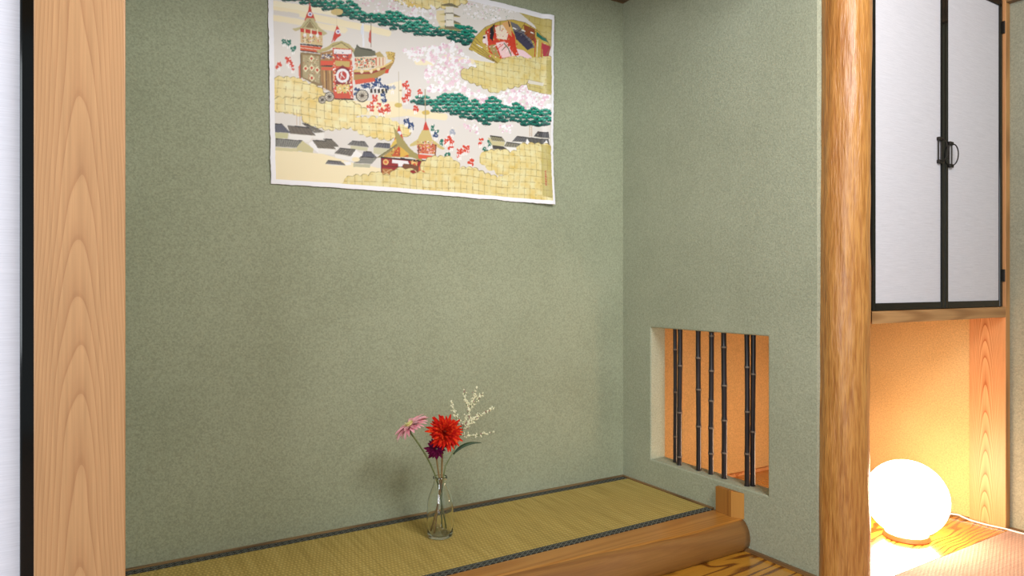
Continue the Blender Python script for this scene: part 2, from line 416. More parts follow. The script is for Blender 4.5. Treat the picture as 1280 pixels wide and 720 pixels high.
# front log of the raised alcove
def log_front():
    bm = bmesh.new(); n = 60
    keys = [(-0.02, 1.60), (0.9, 1.598), (1.2, 1.586), (1.45, 1.562), (1.62, 1.548), (1.75, 1.553), (XS, 1.556)]
    def ridge(x):
        for (a, ya), (b, yb) in zip(keys, keys[1:]):
            if x <= b: t = (x - a) / (b - a); t = t * t * (3 - 2 * t); return ya + (yb - ya) * t
        return keys[-1][1]
    rings = []
    for i in range(n + 1):
        x = -0.02 + (XS + 0.02) * i / n; ry = ridge(x)
        wv = 0.003 * noise.noise(Vector((x * 2.2, 0, 0)))
        k = (ry - 1.556) * 0.75
        prof = [(1.684, 0.0), (1.684, TZ - 0.002), (1.681, TZ), (ry + 0.016, TZ + 0.0005), (ry + 0.006, TZ - 0.0015), (ry - 0.003, TZ - 0.007),
                (ry - 0.012 - k * .2, TZ - 0.019), (ry - 0.0195 - k * .5, TZ - 0.034), (1.533 + k * .35 + wv, 0.050), (1.532 + k * .2 + wv, 0.038),
                (1.5345 + wv, 0.022), (1.541 + wv, 0.008), (1.548, 0.0)]
        rings.append([bm.verts.new((x, y, z)) for y, z in prof])
    m = len(rings[0])
    for a, b in zip(rings, rings[1:]):
        for k in range(m):
            f = bm.faces.new((a[k], a[(k + 1) % m], b[(k + 1) % m], b[k]))
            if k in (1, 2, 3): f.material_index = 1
    bm.faces.new(rings[0]); bm.faces.new(rings[-1][::-1])
    return bm
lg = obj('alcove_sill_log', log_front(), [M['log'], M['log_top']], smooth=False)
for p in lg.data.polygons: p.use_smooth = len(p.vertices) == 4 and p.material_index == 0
tag(lg, 'flat-topped rounded wooden log along the front of the raised tatami', 'log')

# small wooden block at the log's end
bm = bmesh.new()
pts = [(XS - 0.0005, 1.666), (XS - 0.0185, 1.666), (XS - 0.0185, 1.598), (XS - 0.0005, 1.557)]
lo = [bm.verts.new((x, y, TZ + 0.0004)) for x, y in pts]; hi = [bm.verts.new((x, y, 0.1905)) for x, y in pts]
bm.faces.new(lo[::-1]); bm.faces.new(hi)
for k in range(4):
    f = bm.faces.new((lo[k], lo[(k + 1) % 4], hi[(k + 1) % 4], hi[k])); f.material_index = 1 if k == 2 else 0  # slanted front face gets the paler wood
bk = obj('wooden_block', bm, [M['block'], M['block_front']])
tag(bk, 'small wooden block with a paler front face standing on the log end against the wall', 'block')

# ------------------------------------------------------------------ black bamboo poles
BX = 1.916
poles = [  # u centre, width px, node rows, lean, label
    (843.8, 5.5, [437, 490, 545.5], 0.010, 'thinner left stalk of the double black bamboo nearest the back wall'),
    (849.6, 6.8, [457, 515.5, 571], -0.012, 'right stalk of the double black bamboo nearest the back wall'),
    (873.2, 7.0, [447.5, 487, 533], 0.0, 'single black bamboo, first one after the leftmost double'),
    (889.0, 7.2, [420, 463.5, 501, 535, 567], 0.0, 'mottled black bamboo in the middle of the three single poles'),
    (905.2, 7.6, [434, 482, 525.5, 566], 0.0, 'single black bamboo just left of the wide gap'),
    (933.8, 7.0, [459, 514.6, 567], 0.0, 'left stalk of the double black bamboo nearest the round post'),
    (941.2, 7.0, [467.5, 539.5], 0.0, 'right stalk of the double black bamboo nearest the round post'),
]
for i, (u, wd, nodes, lean, lab) in enumerate(poles):
    xx = BX + (0.010 if i in (0, 6) else (-0.006 if i in (1, 5) else 0.0))
    c = on_x(u, 500, xx); dist = xx / ray(u, 500)[0]
    r = wd / 845 * dist / 2 * 0.98 / 1.04
    t = thing('bamboo_pole', (xx, c.y, 0.2075), lab, 'bamboo', 'black bamboo poles standing in the low wall opening')
    zs = sorted(on_x(u, v, xx).z for v in nodes)
    bm = bmesh.new(); prof = []
    z0, z1 = 0.2065, 0.7335
    cuts = [z0] + zs + [z1]
    nn = 0
    pts, rr = [], []
    off = Vector((0, 0, 0)); ph = random.random() * 6
    def cen(z): return Vector((xx + 0.0012 * math.sin(z * 9 + ph), c.y + 0.0016 * math.sin(z * 7 + ph) + lean * (z - 0.47) * 0.25, z))
    for a, b in zip(cuts, cuts[1:]):
        for q in (0.0, 0.04, 0.12, 0.5, 0.88, 0.96):
            z = a + (b - a) * q
            pts.append(cen(z)); rr.append(r * (1.05 if q in (0.0,) else (1.0 if q in (0.04, 0.96) else 0.93)))
    pts.append(cen(z1)); rr.append(r)
    tube(bm, pts, rr, 14)
    obj('culm', bm, M['bamboo'], t, smooth=True)
    for z in zs:
        bm = bmesh.new(); cc = cen(z)
        lathe(bm, [(r * 0.9, z - 0.003), (r * 1.10, z - 0.0022), (r * 1.15, z), (r * 1.04, z + 0.0015), (r * 1.12, z + 0.003), (r * 0.9, z + 0.0042)], cc.x, cc.y, 14, True)
        obj('node_ring', bm, M['node'], t, smooth=True)

# ------------------------------------------------------------------ hanging cabinet
YD = 1.188
XL, XM = 2.003, 2.4355
cab = thing('hanging_cabinet', ((XL + XR) / 2, 1.4, 0.783), 'hanging wooden cabinet with white panelled black framed doors above the lamp', 'cabinet')
bm = bmesh.new()
box(bm, 2.036, XR - 0.001, 1.212, 1.6, 0.822, 0.84); box(bm, 2.036, XR - 0.001, 1.212, 1.6, 1.93, 1.955)
box(bm, 2.036, 2.045, 1.24, 1.6, 0.84, 1.93); box(bm, XR - 0.016, XR - 0.001, 1.212, 1.6, 0.84, 1.93); box(bm, 2.045, XR - 0.016, 1.585, 1.6, 0.84, 1.93)
obj('carcass', bm, M['beam'], cab)
bm = bmesh.new()
oc = [(XR - 0.001, YF), (XR - 0.001, 1.60), (2.036, 1.60), (2.036, 1.28)] + [(1.957 + 0.0755 * math.cos(a), 1.245 + 0.0755 * math.sin(a)) for a in [math.radians(18 - 76 * k / 10) for k in range(11)]]
b0 = [bm.verts.new((x, y, 0.7835)) for x, y in oc]; b1 = [bm.verts.new((x, y, 0.8215)) for x, y in oc]
bm.faces.new(b0); bm.faces.new(b1[::-1])
for k in range(len(oc)): bm.faces.new((b0[k], b1[k], b1[(k + 1) % len(oc)], b0[(k + 1) % len(oc)]))
obj('bottom_board', bm, M['beam'], cab)
def cab_door(x0, x1, hside):
    z0, z1 = 0.8225, 1.953; sw = 0.021
    dr = obj('door', box(bmesh.new(), x0 + 0.008, x1 - 0.008, YD + 0.004, YD + 0.020, z0 + 0.01, z1 - 0.01), M['paper'], cab)
    for a, b in ((x0, x0 + sw), (x1 - sw, x1)):
        boxobj('stile', a, b, YD - 0.001, YD + 0.022, z0, z1, M['lacquer'], dr, 0.002)
    for a, b in ((z0, z0 + 0.0235), (z1 - 0.0235, z1)):
        boxobj('rail', x0 + sw, x1 - sw, YD, YD + 0.0215, a, b, M['lacquer'], dr, 0.0015)
    # handle: slotted plate with two fixings and a swinging half ring
    xm = x1 - 0.0335 if hside > 0 else x0 + 0.0335
    zc = 1.353 if hside > 0 else 1.345
    bm = bmesh.new()
    tube(bm, [(xm - 0.009, YD - 0.001, zc - 0.035), (xm - 0.009, YD - 0.001, zc + 0.035)], 0.0024, 8)
    tube(bm, [(xm + 0.009, YD - 0.001, zc - 0.035), (xm + 0.009, YD - 0.001, zc + 0.035)], 0.0020, 8)
    for s in (-1, 1): box(bm, xm - 0.0125, xm + 0.0115, YD - 0.007, YD + 0.004, zc + s * 0.038 - 0.006, zc + s * 0.038 + 0.006, 0.002)
    pts = [(xm + 0.006, YD - 0.005 - 0.018 * math.cos(a), zc + 0.036 * math.sin(a)) for a in [(-PI / 2) + PI * k / 16 for k in range(17)]]
    tube(bm, pts, 0.0020, 8)
    obj('handle', bm, M['iron'], dr)
    if hside < 0:
        for zz in (0.915, 1.83):
            boxobj('hinge', x1 - 0.002, x1 + 0.0055, YD - 0.007, YD + 0.002, zz, zz + 0.045, M['iron'], dr, 0.001)
    else:
        boxobj('hinge', x0 + 0.0, x0 + 0.006, YD - 0.006, YD, 0.915, 0.96, M['iron'], dr, 0.001)
cab_door(XL + 0.004, XM - 0.0006, 1); cab_door(XM + 0.0006, XR - 0.0065, -1)

# ------------------------------------------------------------------ globe lamp
LX, LY, LR = 2.462, 1.33, 0.134
lamp = thing('globe_lamp', (LX, LY, 0), 'glowing white glass globe lamp on the alcove floor under the cabinet', 'lamp')
lz = LR + 0.006
prof = []
for k in range(25):
    a = -PI / 2 + 0.5 + (PI - 0.5) * k / 24
    prof.append((LR * math.cos(a) if k < 24 else 0.0, lz + LR * math.sin(a) * (1.0 if a > 0 else 0.99)))
bm = bmesh.new(); lathe(bm, prof, LX, LY, 48)
obj('shade', bm, M['lamp'], lamp, smooth=True)
bm = bmesh.new(); lathe(bm, [(0.0, 0.0), (0.074, 0.0), (0.076, 0.004), (0.070, 0.018), (0.0, 0.018)], LX, LY, 40)
obj('base', bm, M['lamp_base'], lamp, smooth=False)
pts = [Vector((LX + 0.07, LY + 0.02, 0.006)), Vector((LX + 0.16, LY + 0.08, 0.004)), Vector((LX + 0.27, LY + 0.16, 0.004))]
for u, v in ((1191, 642.5), (1203, 646), (1214, 650.5), (1235, 658.5)):
    p = on_x(u, v, 2.836); p.z = max(p.z, 0.0045); pts.append(p)
for u, v in ((1256, 665.5), (1268, 669.5), (1282, 672.5), (1300, 676), (1330, 684)):
    p = on_x(u, v, 2.846); p.z = max(p.z, 0.0045); pts.append(p)
sm = []
for i in range(len(pts) - 1):
    p0, p1, p2, p3 = pts[max(i - 1, 0)], pts[i], pts[i + 1], pts[min(i + 2, len(pts) - 1)]
    for k in range(5):
        t = k / 5
        sm.append(0.5 * ((2 * p1) + (p2 - p0) * t + (2 * p0 - 5 * p1 + 4 * p2 - p3) * t * t + (3 * p1 - p0 - 3 * p2 + p3) * t ** 3))
sm.append(pts[-1])
for p in sm: p.z = max(p.z, 0.0035)
bm = bmesh.new(); tube(bm, sm, 0.0032, 8)
obj('cord', bm, M['cord'], lamp, smooth=True)

# ------------------------------------------------------------------ bottle and flowers
VX, VY = 0.925, 1.958
SC = 2.154 / 845      # metres per photo pixel at the bottle
outer = [(0.0, 0.0), (0.034, 0.0), (0.0385, 0.002), (0.041, 0.007), (0.0418, 0.03), (0.0418, 0.085), (0.0412, 0.104), (0.0385, 0.120), (0.0335, 0.136),
         (0.0275, 0.151), (0.0225, 0.164), (0.0205, 0.174), (0.0203, 0.180), (0.0225, 0.182), (0.0228, 0.188), (0.0215, 0.190)]
inner = [(0.0190, 0.189), (0.0182, 0.180), (0.0182, 0.172), (0.0203, 0.162), (0.0253, 0.150), (0.0313, 0.1355), (0.0363, 0.119), (0.0390, 0.103), (0.0396, 0.085),
         (0.0396, 0.03), (0.0388, 0.013), (0.034, 0.009), (0.0, 0.0115)]
bm = bmesh.new(); lathe(bm, [(r, TZ + 0.0006 + z) for r, z in outer + inner], VX, VY, 48)
vb = obj('glass_bottle', bm, M['glass'], smooth=True)
tag(vb, 'clear glass milk bottle vase holding the flowers on the tatami', 'vase')

def P(u, v, dy=0.0): return on_y(u, v, VY + dy)
def frame(nrm):
    nrm = Vector(nrm).normalized(); a = nrm.orthogonal().normalized(); return nrm, a, nrm.cross(a)
def petals(bm, c, nrm, count, L, Wd, lift, droop, r0=0.004, jit=0.1, tip=0.6, mi=None, phase=0.0, cup=0.15, seg=5):
    """radial strips rising by `lift` (angle above the disc plane) and bending by `droop`."""
    nrm, A, B = frame(nrm)
    for k in range(count):
        a = phase + 2 * PI * (k + random.uniform(-0.3, 0.3)) / count
        rad = A * math.cos(a) + B * math.sin(a); side = nrm.cross(rad)
        l = L * random.uniform(1 - jit, 1 + jit); el = lift + random.uniform(-jit, jit)
        p = Vector(c) + rad * r0; prevrow = None; tw = random.uniform(-0.4, 0.4)
        for s in range(seg + 1):
            q = s / seg
            wd = Wd * (0.45 + 1.1 * q) if q < 0.5 else Wd * (1.0 if q < 0.8 else (tip if q < 1 else tip * 0.35))
            wd = wd if q >= 0.5 else Wd * (0.45 + 1.1 * q)
            dirv = rad * math.cos(el) + nrm * math.sin(el)
            up = nrm * math.cos(el) - rad * math.sin(el)
            sd = (side * math.cos(tw) + up * math.sin(tw))
            row = [bm.verts.new(p - sd * wd / 2 + up * wd * cup), bm.verts.new(p), bm.verts.new(p + sd * wd / 2 + up * wd * cup)]
            if prevrow:
                for j in range(2):
                    f = bm.faces.new((prevrow[j], prevrow[j + 1], row[j + 1], row[j])); f.smooth = True
                    if mi is not None: f.material_index = mi if random.random() < 0.75 else 1 - mi
            prevrow = row
            p = p + dirv * l / seg; el -= droop / seg
def ball(bm, c, r, sub=1, sc=(1, 1, 1)):
    res = bmesh.ops.create_icosphere(bm, subdivisions=sub, radius=r)
    for v in res['verts']: v.co = Vector((v.co.x * sc[0], v.co.y * sc[1], v.co.z * sc[2])) + Vector(c)
FL = 'flowers standing in the glass bottle'
def flower_root(name, label, ang):
    # foot of the stem inside the bottle
    foot = Vector((VX + 0.03 * math.cos(ang), VY + 0.03 * math.sin(ang), TZ + 0.016))
    return thing(name, foot, label, 'flower', FL), foot
neck = lambda dx, dy=0: Vector((VX + dx, VY + dy, TZ + 0.178))

# pink gerbera
t, ft = flower_root('gerbera', 'pink gerbera with pale eye leaning to the left', 0.4)
c = P(513.5, 533, -0.03); nrm = Vector((-0.48, 0.16, 0.86))
hd = P(513, 541, -0.03)
bm = bmesh.new(); tube(bm, bez(ft, (VX + 0.008, VY, 0.2), neck(-0.010), 6)[:-1] + bez(neck(-0.010), P(536, 570, -0.015), hd, 10) + [c - nrm.normalized() * 0.004], 0.0026, 8)
obj('stem', bm, M['stem'], t, smooth=True)
bm = bmesh.new(); petals(bm, c, nrm, 26, 0.056, 0.013, 0.10, 0.75, 0.006, 0.10, tip=0.8); petals(bm, c + nrm * 0.003, nrm, 24, 0.049, 0.012, 0.30, 0.6, 0.005, 0.12, tip=0.8, phase=0.1)
obj('petals', bm, M['pink'], t, recalc=False)
bm = bmesh.new(); ball(bm, c + nrm.normalized() * 0.006, 0.012, 2, (1, 1, 0.8)); petals(bm, c + nrm * 0.004, nrm, 26, 0.016, 0.003, 0.8, 0.2, 0.006, 0.2)
obj('flower_eye', bm, M['yellow'], t)
bm = bmesh.new(); petals(bm, c - nrm * 0.006, nrm, 14, 0.013, 0.005, 0.3, 0.3, 0.002, 0.1)
obj('sepals', bm, M['stem'], t, recalc=False)

# red flower
t, ft = flower_root('gerbera', 'large shaggy red flower, biggest bloom in the bottle', 2.6)
c = P(556, 540, -0.055); nrm = Vector((-0.10, -0.93, 0.36)); nn_ = nrm.normalized()
bm = bmesh.new(); tube(bm, bez(ft, (VX - 0.004, VY, 0.2), neck(0.006), 6)[:-1] + bez(neck(0.006), P(552, 572, -0.01), c - nn_ * 0.012 + Vector((0, 0, -0.004)), 10), 0.003, 8)
obj('stem', bm, M['stem_b'], t, smooth=True)
bm = bmesh.new()
for cnt, L, Wd, lf, dr in ((26, 0.050, 0.0115, -0.15, 0.5), (26, 0.050, 0.011, 0.15, 0.35), (24, 0.045, 0.0105, 0.45, 0.2), (20, 0.038, 0.010, 0.8, 0.0), (14, 0.028, 0.009, 1.15, -0.3)):
    petals(bm, c + nn_ * 0.003 * lf, nrm, cnt, L, Wd, lf, dr, 0.004, 0.2, 0.75, mi=0, phase=random.random())
obj('petals', bm, [M['red'], M['orange']], t, recalc=False)
bm = bmesh.new(); ball(bm, c - nn_ * 0.006, 0.010, 2)
obj('calyx', bm, M['stem'], t)

# purple flower
t, ft = flower_root('gerbera', 'small dark purple flower tucked under the red bloom', 3.6)
c = P(545.5, 561, -0.035); nrm = Vector((-0.25, -0.80, -0.1)); nn_ = nrm.normalized()
bm = bmesh.new(); tube(bm, bez(ft, (VX, VY + 0.01, 0.2), neck(-0.002, -0.004), 6)[:-1] + bez(neck(-0.002, -0.004), P(545.5, 580, -0.01), c - nn_ * 0.008, 8), 0.0026, 8)
obj('stem', bm, M['stem_b'], t, smooth=True)
bm = bmesh.new()
for cnt, L, Wd, lf, dr in ((18, 0.033, 0.013, -0.1, 0.5), (14, 0.030, 0.010, 0.3, 0.3), (10, 0.022, 0.008, 0.8, 0.1)):
    petals(bm, c, nrm, cnt, L, Wd, lf, dr, 0.003, 0.2, 0.6, phase=random.random())
obj('petals', bm, M['purple'], t, recalc=False)

# cream plume with one long leaf
t, ft = flower_root('plume_sprig', 'feathery cream plume sprig with one dark leaf at right', 0.9)
base = neck(0.010)
fork = P(566, 566, 0.0); mid = P(580.5, 531, 0.0)
bm = bmesh.new()
tube(bm, bez(ft, (VX + 0.0, VY + 0.0, 0.2), base, 6)[:-1] + [base, P(557, 582), fork, P(574, 548), mid], [0.0024] * 7 + [0.0022, 0.002, 0.0018, 0.0015][0:4], 7)
fl = bmesh.new(); bd = bmesh.new()
def plume(a, ctrl, b, dens, spread):
    pts = bez(a, ctrl, b, 14); tube(bm, pts, [0.0011] * 10 + [0.0007] * 5, 5)
    axis = (pts[-1] - pts[0]).normalized()
    nt = int(dens / 4.2)
    for i in range(nt):
        q = (i + random.random()) / nt; k = min(int(q * 14), 13); p = pts[k].lerp(pts[k + 1], q * 14 - k)
        d = Vector((random.gauss(0, 1), random.gauss(0, 1), random.gauss(0, 1))); d = (d - axis * d.dot(axis)).normalized()
        tw = (axis * 0.9 + d).normalized(); L = spread * (1.35 - q) * random.uniform(0.7, 1.3)
        tube(bm, [p, p + tw * L], 0.0005, 4)
        n_ = max(3, int(L / 0.0022))
        for j in range(n_):
            r_ = random.uniform(0.0016, 0.0032)
            c_ = p + tw * L * (j + 0.6) / n_ + Vector((random.gauss(0, 1), random.gauss(0, 1), random.gauss(0, 1))) * 0.0022
            ball(bd if random.random() < 0.09 else fl, c_, r_, 1, (1, 1, 1.25))
plume(P(580, 535), P(585, 512), P(597, 482), 120, 0.012)
plume(P(586, 512), P(580, 503), P(580, 488), 60, 0.010)
plume(P(577, 534), P(566, 520), P(565, 501), 75, 0.009)
plume(P(580, 533, -0.01), P(594, 522, -0.01), P(617, 509, -0.01), 120, 0.012)
plume(P(575, 543), P(590, 548), P(616, 540), 80, 0.008)
plume(P(588, 508, 0.01), P(600, 498, 0.01), P(603, 492, 0.01), 50, 0.009)
plume(P(578, 536, -0.01), P(587, 530, -0.01), P(596, 520, -0.01), 60, 0.010)
obj('stem', bm, M['stem'], t, smooth=True)
f1 = obj('florets', fl, M['floret'], t); f1['kind'] = 'stuff'
f2 = obj('buds', bd, M['bud'], t); f2['kind'] = 'stuff'
bm = bmesh.new(); pts = bez(P(566.5, 568), P(580, 551, -0.01), P(601.5, 553.5, -0.03), 10); prev = None
for i, p in enumerate(pts):
    q = i / 10; wd = 0.0125 * math.sin(PI * min(1, 0.08 + q * 0.92)) ** 0.7 if i < 10 else 0.0008
    dn = Vector((0.18, -0.75, -0.55)).normalized() * wd / 2
    row = [bm.verts.new(p - dn), bm.verts.new(p + Vector((0, 0, 0.0015))), bm.verts.new(p + dn)]
    if prev:
        for j in range(2): bm.faces.new((prev[j], prev[j + 1], row[j + 1], row[j]))
    prev = row
lf = obj('leaf', bm, M['leaf'], t, smooth=True)
lf.modifiers.new('thick', 'SOLIDIFY').thickness = 0.0006

# ------------------------------------------------------------------ printed cloth on the wall
PX0, PX1, PZ0, PZ1 = 0.452, 1.516, CAM_H + 0.316, CAM_H + 1.056
PW, PH = PX1 - PX0, PZ1 - PZ0
RES = 900; W_ = int(PW * RES); H_ = int(PH * RES)
img = np.zeros((H_, W_, 3), np.float32)
rs = np.random.RandomState(3)
def c3(c): return np.array(lin(*c)[:3], np.float32)
def tc(pt):
    q = on_y(pt[0], pt[1], YB); return ((q.x - PX0) * RES, (PZ1 - q.z) * RES)
za = lambda x, y: (320 + x / 5.54, y / 5.54)
zb = lambda x, y: (500 + x / 5.54, y / 5.54)
zc_ = lambda x, y: (320 + x / 5.145, 120 + y / 5.145)
zd = lambda x, y: (500 + x / 5.145, 120 + y / 5.145)
def polymask(pts):
    xs = [p[0] for p in pts]; ys = [p[1] for p in pts]
    x0, x1 = max(0, int(min(xs)) - 1), min(W_, int(max(xs)) + 2); y0, y1 = max(0, int(min(ys)) - 1), min(H_, int(max(ys)) + 2)
    if x0 >= x1 or y0 >= y1: return None
    gx, gy = np.meshgrid(np.arange(x0, x1) + 0.5, np.arange(y0, y1) + 0.5)
    ins = np.zeros(gx.shape, bool); n = len(pts)
    for i in range(n):
        ax, ay = pts[i]; bx, by = pts[(i + 1) % n]
        if ay == by: continue
        cnd = ((ay > gy) != (by > gy)) & (gx < (bx - ax) * (gy - ay) / (by - ay) + ax)
        ins ^= cnd
    return x0, x1, y0, y1, ins, gx, gy
def poly(pts, col, f=None, conv=tc, alpha=1.0):
    pp = [conv(p) for p in pts] if conv else pts
    r = polymask(pp)
    if r is None: return
    x0, x1, y0, y1, ins, gx, gy = r
    sub = img[y0:y1, x0:x1]
    if f is None:
        sub[ins] = sub[ins] * (1 - alpha) + c3(col) * alpha
    else:
        cc = f(gx, gy); sub[ins] = cc[ins]
def ell(c, rx, ry, col, rot=0.0, conv=tc, n=14, alpha=1.0):     # radii in photo pixels
    poly([(c[0] + rx * math.cos(a) * math.cos(rot) - ry * math.sin(a) * math.sin(rot), c[1] + rx * math.cos(a) * math.sin(rot) + ry * math.sin(a) * math.cos(rot))
          for a in [2 * PI * k / n for k in range(n)]], col, None, conv, alpha)
def line(pts, wpx, col):
    for a, b in zip(pts, pts[1:]):
        dx, dy = b[0] - a[0], b[1] - a[1]; L = math.hypot(dx, dy) or 1
        nx, ny = -dy / L * wpx / 2, dx / L * wpx / 2
        poly([(a[0] + nx, a[1] + ny), (b[0] + nx, b[1] + ny), (b[0] - nx, b[1] - ny), (a[0] - nx, a[1] - ny)], col)
def inside(pts, x, y):
    ins = False; n = len(pts)
    for i in range(n):
        ax, ay = pts[i]; bx, by = pts[(i + 1) % n]
        if (ay > y) != (by > y) and x < (bx - ax) * (y - ay) / (by - ay) + ax: ins = not ins
    return ins
def vnoise(gx, gy, cell):
    r = np.random.RandomState(11).rand(200, 200).astype(np.float32)
    fx, fy = gx / cell, gy / cell; ix, iy = np.floor(fx).astype(int), np.floor(fy).astype(int); tx, ty = fx - ix, fy - iy
    tx = tx * tx * (3 - 2 * tx); ty = ty * ty * (3 - 2 * ty); g = lambda a, b: r[a % 200, b % 200]
    return (g(ix, iy) * (1 - tx) + g(ix + 1, iy) * tx) * (1 - ty) + (g(ix, iy + 1) * (1 - tx) + g(ix + 1, iy + 1) * tx) * ty
GS = 0.0245 * RES      # gold leaf square
def goldf(dull=0.0, light=(246, 239, 190), mid=(232, 200, 106)):
    def f(gx, gy):
        ix = np.floor((gx + 3 * np.sin(gy / 31)) / GS); iy = np.floor((gy + 3 * np.sin(gx / 43)) / GS)
        h = np.modf(np.abs(np.sin(ix * 12.9898 + iy * 78.233) * 43758.5453))[0]
        n = vnoise(gx, gy, 11.0); n2 = vnoise(gx + 50, gy + 20, 24.0); q = np.clip(h * 0.35 + n * 0.45 + n2 * 0.5 - 0.25, 0, 1)[..., None]
        col = c3(light) * (1 - q) + c3(mid) * q
        col = col * (1 - dull) + c3((178, 164, 88)) * dull
        ux = (gx + 3 * np.sin(gy / 31)) / GS - ix; uy = (gy + 3 * np.sin(gx / 43)) / GS - iy
        ln = ((ux < 0.055) | (uy < 0.055)) & (vnoise(gx + 99, gy, 7) > 0.25)
        col[ln] = c3((150, 128, 74)) * 0.75 + col[ln] * 0.25
        return col
    return f
def scallop(pts, r=5.0):
    """outline with bumps, in photo pixels"""
    out = []
    n = len(pts)
    for i in range(n):
        a, b = pts[i], pts[(i + 1) % n]; L = math.hypot(b[0] - a[0], b[1] - a[1]); k = max(1, round(L / (2 * r)))
        dx, dy = (b[0] - a[0]) / k, (b[1] - a[1]) / k; l = math.hypot(dx, dy) or 1
        for j in range(k):
            for s in range(5):
                t = s / 5; h = math.sin(PI * t) * l * 0.28
                out.append((a[0] + dx * (j + t) + dy / l * h, a[1] + dy * (j + t) - dx / l * h))
    return out
def gold(pts, dull=0.0, sc=True, edge=True):
    o = scallop(pts) if sc else pts
    if edge:
        cx = sum(p[0] for p in o) / len(o); cy = sum(p[1] for p in o) / len(o)
        poly([(p[0] + (0.5 if p[0] > cx else -0.5), p[1] + (0.6 if p[1] > cy else -0.6)) for p in o], (150, 132, 84))
    poly(o, None, goldf(dull))
def blossoms(pts, n, sz=2.0, pink=0.35):
    xs = [p[0] for p in pts]; ys = [p[1] for p in pts]
    for _ in range(n):
        x, y = rs.uniform(min(xs), max(xs)), rs.uniform(min(ys), max(ys))
        if not inside(pts, x, y): continue
        c = (250, 248, 250) if rs.rand() > pink else ((240, 212, 222) if rs.rand() > 0.3 else (228, 190, 206))
        r_ = sz * rs.uniform(0.5, 1.1)
        for k in range(5):
            a = 2 * PI * k / 5 + rs.rand(); ell((x + r_ * 0.55 * math.cos(a), y + r_ * 0.55 * math.sin(a)), r_ * 0.5, r_ * 0.5, c, n=6)
        if rs.rand() < 0.3: ell((x, y), 0.4, 0.4, (190, 140, 150), n=5)
def pines(pts, step=6.2):
    """umbrella clumps: dark underside, teal crown of small pads, thin light gaps"""
    xs = [p[0] for p in pts]; ys = [p[1] for p in pts]; y = min(ys); row = 0; cl = []
    while y < max(ys):
        x = min(xs) + (row % 2) * step * 0.75
        while x < max(xs):
            px, py = x + rs.uniform(-1.3, 1.3), y + rs.uniform(-0.9, 0.9)
            if inside(pts, px, py): cl.append((px, py))
            x += step * 1.5
        y += 4.0; row += 1
    for px, py in cl: ell((px, py + 1.0), step * 0.8, 1.9, (20, 66, 60), n=10)
    for px, py in cl:
        low = not inside(pts, px, py + 6.5)
        w_ = step * rs.uniform(0.75, 1.0)
        a = (24, 88, 80) if low else (16, 118, 98); b = (34, 126, 106) if low else ((40, 158, 132) if rs.rand() > 0.4 else (92, 190, 164))
        ell((px, py + 0.6), w_, 1.7, (16, 50, 50), rot=0.08, n=10)
        for k in (-0.55, 0.55, 0.0):
            ell((px + k * w_, py - (1.2 if k == 0 else 0.0) + k * 0.5), w_ * 0.46, 1.5, a, n=10); ell((px + k * w_, py - (1.7 if k == 0 else 0.5) + k * 0.5), w_ * 0.34, 0.7, b, n=8)
        if rs.rand() < 0.75: ell((px, py + 2.15), w_ * 0.6, 0.42, (214, 214, 200), rot=0.1, n=6)
def figure(p, col, s=1.0):
    x, y = p; s = s * 1.35
    for k in range(6):
        ell((x + rs.uniform(-1.8, 1.8) * s, y + rs.uniform(-2.6, 2.2) * s), rs.uniform(0.9, 1.6) * s, rs.uniform(1.1, 2.0) * s, col, rot=rs.uniform(-1, 1), n=8)
    ell((x + rs.uniform(-.5, .5), y - 3.4 * s), 0.75 * s, 0.75 * s, (248, 240, 232), n=7)
    line([(x - 1.0, y + 2 * s), (x - 1.4, y + 5.2 * s)], 0.9 * s, (250, 248, 246)); line([(x + 0.8, y + 2 * s), (x + 1.1, y + 5 * s)], 0.9 * s, (250, 248, 246))
    line([(x - 1.0 * s, y - 1), (x + 0.8 * s, y + 1.0)], 0.4, (248, 244, 240))
RED, BLU, GRN = (214, 72, 48), (44, 72, 120), (32, 116, 96)

# ground
img[:] = c3((228, 223, 216))
poly([(300, -90), (720, -90), (720, 30), (300, 10)], (230, 226, 220))
# pale mist bands
def band(pts, r, col, al=0.9):
    line(pts, 2 * r, col)
    for p in (pts[0], pts[-1]): ell(p, r, r, col)
band([za(140, 55), za(440, 130), za(920, 235)], 4.0, (246, 234, 198))
band([za(140, 130), za(330, 160), za(620, 215)], 3.6, (244, 232, 198)); band([za(140, 30), za(560, 95)], 3.5, (248, 240, 212))
band([za(100, 85), za(300, 112)], 2.6, (222, 216, 208))
poly([zc_(120, 345), zc_(420, 372), zc_(640, 440), zc_(800, 470), zc_(860, 520), zc_(1060, 560), zc_(1060, 640), zc_(100, 600)], (246, 232, 192))
band([zd(-120, 130), zd(40, 110), zd(280, 140)], 4.5, (244, 230, 190)); band([zb(120, 435), zb(220, 445)], 3.2, (248, 236, 200)); band([zb(310, 405), zb(500, 430)], 3.0, (246, 232, 196))
poly([za(880, 600), za(1010, 560), za(1010, 760), za(800, 760)], (244, 234, 206))
band([zc_(600, 80), zc_(900, 90)], 9, (246, 232, 192))
